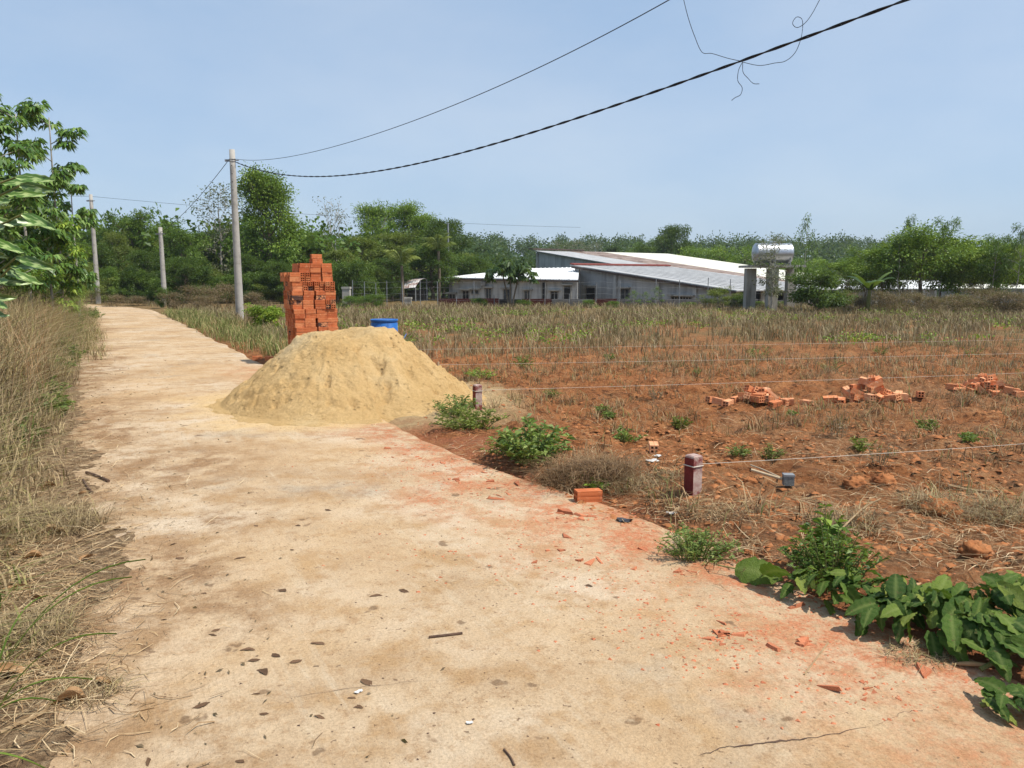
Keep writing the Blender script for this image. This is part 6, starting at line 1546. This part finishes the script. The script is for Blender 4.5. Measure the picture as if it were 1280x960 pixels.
for k in range(8):
    V, F = broad_leaf(1.0, rg.uniform(0.40, 0.52), 900 + k, rg.uniform(0.1, 0.9), rg.uniform(-0.25, 0.45)); nn = len(V) // 7
    vn = np.zeros((7, nn)); vn[3] = 1; vn[[1, 2, 4, 5]] = np.where(np.arange(nn) % 2 == 0, 0.28, 0)
    lm.append(mesh_np('leaf', V, F, M['broad'], dict(vein=vn.ravel()), smooth=True))
branches = [  # pixel of the branch foot and of its tip, leaf count, leaf size
    (975, 735, 1060, 755, 7, 0.15, 'cut sprig of rounded leaves at the end of the leaf pile'),
    (1030, 752, 1110, 765, 9, 0.17, 'cut leafy branch lying beside the feathery weed'),
    (1075, 775, 1140, 790, 9, 0.19, 'cut branch with long ribbed leaves beside the straw'),
    (1120, 765, 1190, 780, 10, 0.20, 'cut branch with upright ribbed leaves along the soil'),
    (1160, 800, 1235, 805, 10, 0.20, 'cut branch with large drooping leaves over the lane edge'),
    (1205, 770, 1280, 770, 10, 0.20, 'cut branch heaped on the back of the leaf pile'),
    (1225, 835, 1300, 830, 10, 0.20, 'cut branch with dark hanging leaves above the dry husk'),
    (1260, 800, 1330, 790, 9, 0.20, 'cut branch with bright tips rising from the leaf pile'),
    (1225, 880, 1290, 885, 7, 0.17, 'cut lobed leaf spray lying flat on the concrete')]
for bi, (u0, v0, u1, v1, nlf, Lf, lab) in enumerate(branches):
    v0, v1, nlf, Lf = v0 + 8, v1 + 10, int(nlf * 2.4), Lf * 0.84
    a = at_g(u0, v0); b = at_g(u1, v1); flat = bi == 8
    a[2] = float(surf(a[0], a[1])) + 0.02; b[2] = float(surf(b[0], b[1])) + (0.03 if flat else 0.10)
    o = tag(empty('cut_branch', (a[0], a[1], a[2])), lab, 'branch'); rel = b - a
    MB().tube([(0, 0, 0), tuple(rel * 0.5 + (0, 0, 0.03)), tuple(rel)], [0.010, 0.008, 0.004], 6).build('stem', M['stem'], o)
    for k in range(nlf):
        f = (k + 0.5) / nlf; base = rel * f + np.array([0, 0, 0.02 + 0.03 * math.sin(f * 3.1)]); side = 1 if k % 2 else -1
        az = math.atan2(rel[1], rel[0]) + side * rg.uniform(0.5, 1.9) + rg.normal(0, 0.2)
        toward = math.sin(az) < 0
        lf = obj('leaf', lm[(k * 3 + bi) % 8], o); s_ = Lf * rg.uniform(0.65, 1.15)
        lf.location = tuple(base + (0, 0, 0 if flat else rg.uniform(0.0, 0.06))); lf.scale = (s_,) * 3
        lf.rotation_euler = (rg.normal(0, 0.5 if not flat else 0.1), (rg.uniform(-0.2, 0.5) if toward else rg.uniform(-0.55, 0.1)) if not flat else rg.uniform(-0.1, 0.06), az)
bl = tag(empty('broad_leaf', tuple(at_g(918, 722) + (0, 0, 0.05))), 'big rounded leaf standing at the end of the cut leaf pile', 'leaf'); lf = obj('blade', lm[2], bl); lf.scale = (0.24, 0.34, 0.24); lf.rotation_euler = (0.75, -0.1, -0.65); MB().tube([(0, 0, 0), (-0.08, 0.05, 0.0)], 0.004, 5).build('stalk', M['stem'], bl)
bl = tag(empty('broad_leaf', tuple(at_g(952, 732) + (0, 0, 0.06))), 'second rounded leaf leaning on the big rounded leaf', 'leaf'); lf = obj('blade', lm[5], bl); lf.scale = (0.21, 0.26, 0.21); lf.rotation_euler = (-0.5, -0.5, -1.1); MB().tube([(0, 0, 0), (0.05, 0.06, -0.02)], 0.004, 5).build('stalk', M['stem'], bl)
# dry husk and bark bits under the pile
def husk(u, v, L, r_, rz, lab):
    p = at_g(u, v, 0); nseg = 8; s = np.linspace(0, 1, nseg); rad = r_ * np.sin(np.clip(s, 0.06, 0.97) * np.pi) ** 0.5
    V, F = tube_np(np.stack([s * L, 0.1 * L * np.sin(s * 2), 0.05 * L * s], 1), rad, 9); V[:, 2] *= 0.7
    o = tag(obj('dry_husk', mesh_np('dry_husk', V, F, M['tanleaf'], smooth=True)), lab, 'husk'); o.location = (p[0], p[1], float(surf(p[0], p[1])) + r_ * 0.6); o.rotation_euler = (0.3, -0.1, rz)
husk(1130, 745, 0.15, 0.013, 0.5, 'tan curled dry husk among the cut leaves'); husk(1190, 832, 0.14, 0.012, -0.5, 'brown split husk lying on the fine dry roots')
straw_clump(1150, 820, 0.16, 0.10, 500, 0.05, 'tangle of fine brown roots under the cut leaves')

# ------------------------------------------------------------------ nearest plants at the bank
# sapling with tri-foliate leaves over the bank
def trifol(P, A, L, W, rng):
    n = len(P); A = unit(A); side = unit(np.cross(A, np.array([0, 0, 1.0]) + rng.normal(0, 0.2, (n, 3))))
    out = [leaf_cards(P, A + side * k, L, W, rng, 0.45) for k in (-0.9, 0, 0.9)]
    V = np.vstack([o[0] for o in out]); F = np.vstack([o[1] + 4 * n * i for i, o in enumerate(out)]); return V, F, np.tile(np.repeat(rng.random(n), 4), 3)
def rubber(u, vtop, D, H_scale, brs, lab, seed, lsz=0.20, bx=None, mat='leaf_rubber'):
    r_ = np.random.default_rng(seed); pt = at_y(u, vtop, D); gz = float(gh(pt[0], D)); H = pt[2] - gz
    o = tag(empty('sapling', (pt[0], D, gz)), lab, 'tree'); tr = MB(); Ps, As = [], []
    Pt = np.array([(0, 0, -0.05), (0.05, 0, H * 0.35), (0.0, 0.05, H * 0.65), (0.05, 0, H * 0.97)]); tr.tube(catmull(Pt, 4), np.linspace(0.05, 0.012, 13), 7)
    for k in range(brs):
        f = 0.22 + 0.75 * (k + 0.5) / brs; az = k * 2.4 + r_.normal(0, 0.3); L = (H_scale * 0.34 - 0.12 * abs(f - 0.55)) * H * r_.uniform(0.7, 1.15)
        b = np.array([np.interp(f * H, Pt[:, 2], Pt[:, i]) for i in range(3)]); d = unit(np.array([math.cos(az), math.sin(az), 0.65]))
        m_ = b + d * L * 0.55; e = b + d * L + (0, 0, -0.05 * L)
        tr.tube([b, m_, e], [0.014, 0.010, 0.005], 5)
        for q in range(5):
            g_ = r_.uniform(0.3, 1.0); c = b + (e - b) * g_; d2 = unit(d + r_.normal(0, 0.8, 3)); e2 = c + d2 * L * r_.uniform(0.15, 0.35)
            tr.tube([c, e2], [0.006, 0.003], 4)
            n_ = 13; a2 = r_.uniform(0, 6.28, n_); rad = r_.uniform(0.02, 0.16, n_)
            P = e2 + np.stack([np.cos(a2) * rad, np.sin(a2) * rad, r_.normal(0, 0.05, n_)], 1); Ps.append(P); As.append(np.stack([np.cos(a2), np.sin(a2), r_.uniform(-0.7, 0.3, n_)], 1))
    V, F, rn = trifol(np.vstack(Ps), np.vstack(As), lsz, lsz * 0.38, r_)
    tr.build('trunk', M['bark_pale'], o, True); obj('crown', mesh_np('crown', V, F, M[mat], dict(rnd=rn)), o)
rubber(16, 133, 19, 0.58, 15, 'tall sapling with drooping three-part leaves on the bank', 61)
rubber(58, 138, 20.5, 0.46, 10, 'second leafy sapling leaning towards the lane on the bank', 62)
rubber(-30, 165, 17, 0.8, 20, 'leafy sapling half out of view on the bank', 63)
rubber(56, 290, 20.0, 0.8, 14, 'low bright leafy sapling in front of the bank grass', 64, 0.15, mat='leaf_bright')
rubber(86, 225, 26, 0.42, 6, 'thin young tree beside the bank pole', 65, 0.20)
for k, (u, v, D, w) in enumerate(((12, 235, 26, 100), (62, 262, 28, 64), (40, 300, 24, 80), (-20, 300, 18, 100), (92, 318, 30, 50), (70, 322, 24, 60))):
    tree_px(VT['edge' if k % 2 else 'edge2'], 'bank_tree', u, v, D, w, ('tallest bushy young tree behind the bank saplings', 'olive young tree close to the bank pole', 'bushy young tree low behind the dry bank grass', 'young tree behind the striped-leaf plant', 'small young tree at the foot of the bank pole', 'low young tree between the saplings and bank grass')[k], 'tree', 'young trees on the bank')
# compound leaves close by, on a stem out of the frame
t = NT('variegated_leaf'); col = t.mix(t.rng(t.noise(t.mapping(t.pos(True), scale=(3.0, 14.0, 3.0)), 1.0, 3, 0.5, 0.6), 0.44, 0.62), (.075, .15, .025, 1), (.33, .42, .16, 1)); M['varieg'] = t.fin(col, 0.35, spec=0.45)
V, F = broad_leaf(1.0, 0.27, 77, 0.25, 0.15, 9); lfm = mesh_np('leaflet', V, F, M['varieg'], dict(vein=np.zeros(len(V))), smooth=True)
gp = np.array([-2.42, 2.9]); gz = float(gh(*gp)); near = tag(empty('roadside_plant', (gp[0], gp[1], gz)), 'tall plant with pale striped narrow leaves leaning in beside the lane', 'plant')
MB().tube([(0, 0, -0.05), (0.03, 0, 0.9), (0.08, 0.0, 1.75)], [0.018, 0.014, 0.008], 7).build('stem', M['stem'], near)
for k, (h_, px_) in enumerate(((1.55, (25, 232)), (1.66, (20, 222)), (1.45, (28, 268)), (1.05, (12, 335)), (1.15, (20, 322)), (1.35, (-15, 300)))):
    tip = at_y(px_[0], px_[1], 2.75) - np.array([gp[0], gp[1], gz]); b = np.array([0.06, 0, h_]); mid = (b + tip) / 2 + (0, 0, 0.05)
    rachis = MB().tube(catmull([b, mid, tip], 5), 0.004, 5).build('leaf_stalk', M['stem'], near); n_ = 7
    for q in range(n_):
        f = 0.35 + 0.65 * q / (n_ - 1); p = b * (1 - f) ** 2 + 2 * mid * f * (1 - f) + tip * f * f; sgn = 1 if q % 2 else -1
        lf = obj('leaflet', lfm, rachis); s_ = 0.125 * rg.uniform(0.8, 1.1); lf.scale = (s_,) * 3; lf.location = tuple(p)
        lf.rotation_euler = (rg.normal(0.95, 0.25), rg.uniform(-0.15, 0.45), (0.1 if q == n_ - 1 else sgn * rg.uniform(0.35, 0.9)) + rg.normal(0, 0.1))
# long green blades reaching over the litter
gp = np.array([-1.72, 2.15]); gz = float(gh(*gp)); cg = tag(empty('grass_tuft', (gp[0], gp[1], gz)), 'long arching green grass blades reaching over the lane edge', 'grass')
for k, (u, v, D) in enumerate(((182, 700, 2.35), (165, 722, 2.3), (146, 793, 2.2), (116, 850, 2.1), (70, 877, 2.05), (58, 962, 1.9), (60, 745, 2.4))):
    tip = at_y(u, v, D) - np.array([gp[0], gp[1], gz]); b = np.array([rg.normal(0, 0.02), rg.normal(0, 0.03), 0.0]); mid = np.array([b[0] * 0.5 + tip[0] * 0.35, (b[1] + tip[1]) / 2, max(tip[2] * 0.9, 0.28) + 0.08])
    s = np.linspace(0, 1, 14)[:, None]; c = b * (1 - s) ** 2 + 2 * mid * s * (1 - s) + tip * s * s; tg = unit(np.gradient(c, axis=0)); sd_ = unit(np.cross(tg, (0, 0, 1.0)))
    w_ = 0.0075 * (1 - s ** 2.2) + 0.0004; V = np.vstack([c + sd_ * w_ + (0, 0, 0.004), c, c - sd_ * w_ + (0, 0, 0.004)]); i = np.arange(13)
    F = np.vstack([np.stack([14 + i, 15 + i, i + 1, i], 1), np.stack([28 + i, 29 + i, 15 + i, 14 + i], 1)])
    obj('blade', mesh_np('blade', V, F, M['canegrass'], dict(rnd=np.full(len(V), rg.uniform(0.1, 0.75))), smooth=True), cg)

# ------------------------------------------------------------------ dusty air
hm = bpy.data.materials.new('dusty_air'); hm.use_nodes = True; hn = hm.node_tree.nodes; hn.remove(hn['Principled BSDF'])
hv = hn.new('ShaderNodeVolumePrincipled'); hv.inputs['Color'].default_value = (0.88, 0.93, 1.0, 1); hv.inputs['Density'].default_value = 0.00028; hv.inputs['Anisotropy'].default_value = 0.2
hm.node_tree.links.new(hv.outputs[0], hn['Material Output'].inputs['Volume'])
hb = tag(MB().box((-4200, -110, -16), (4200, 5200, 32)).build('haze', hm), 'thin dusty haze lying over the whole land', 'haze', kind='stuff')
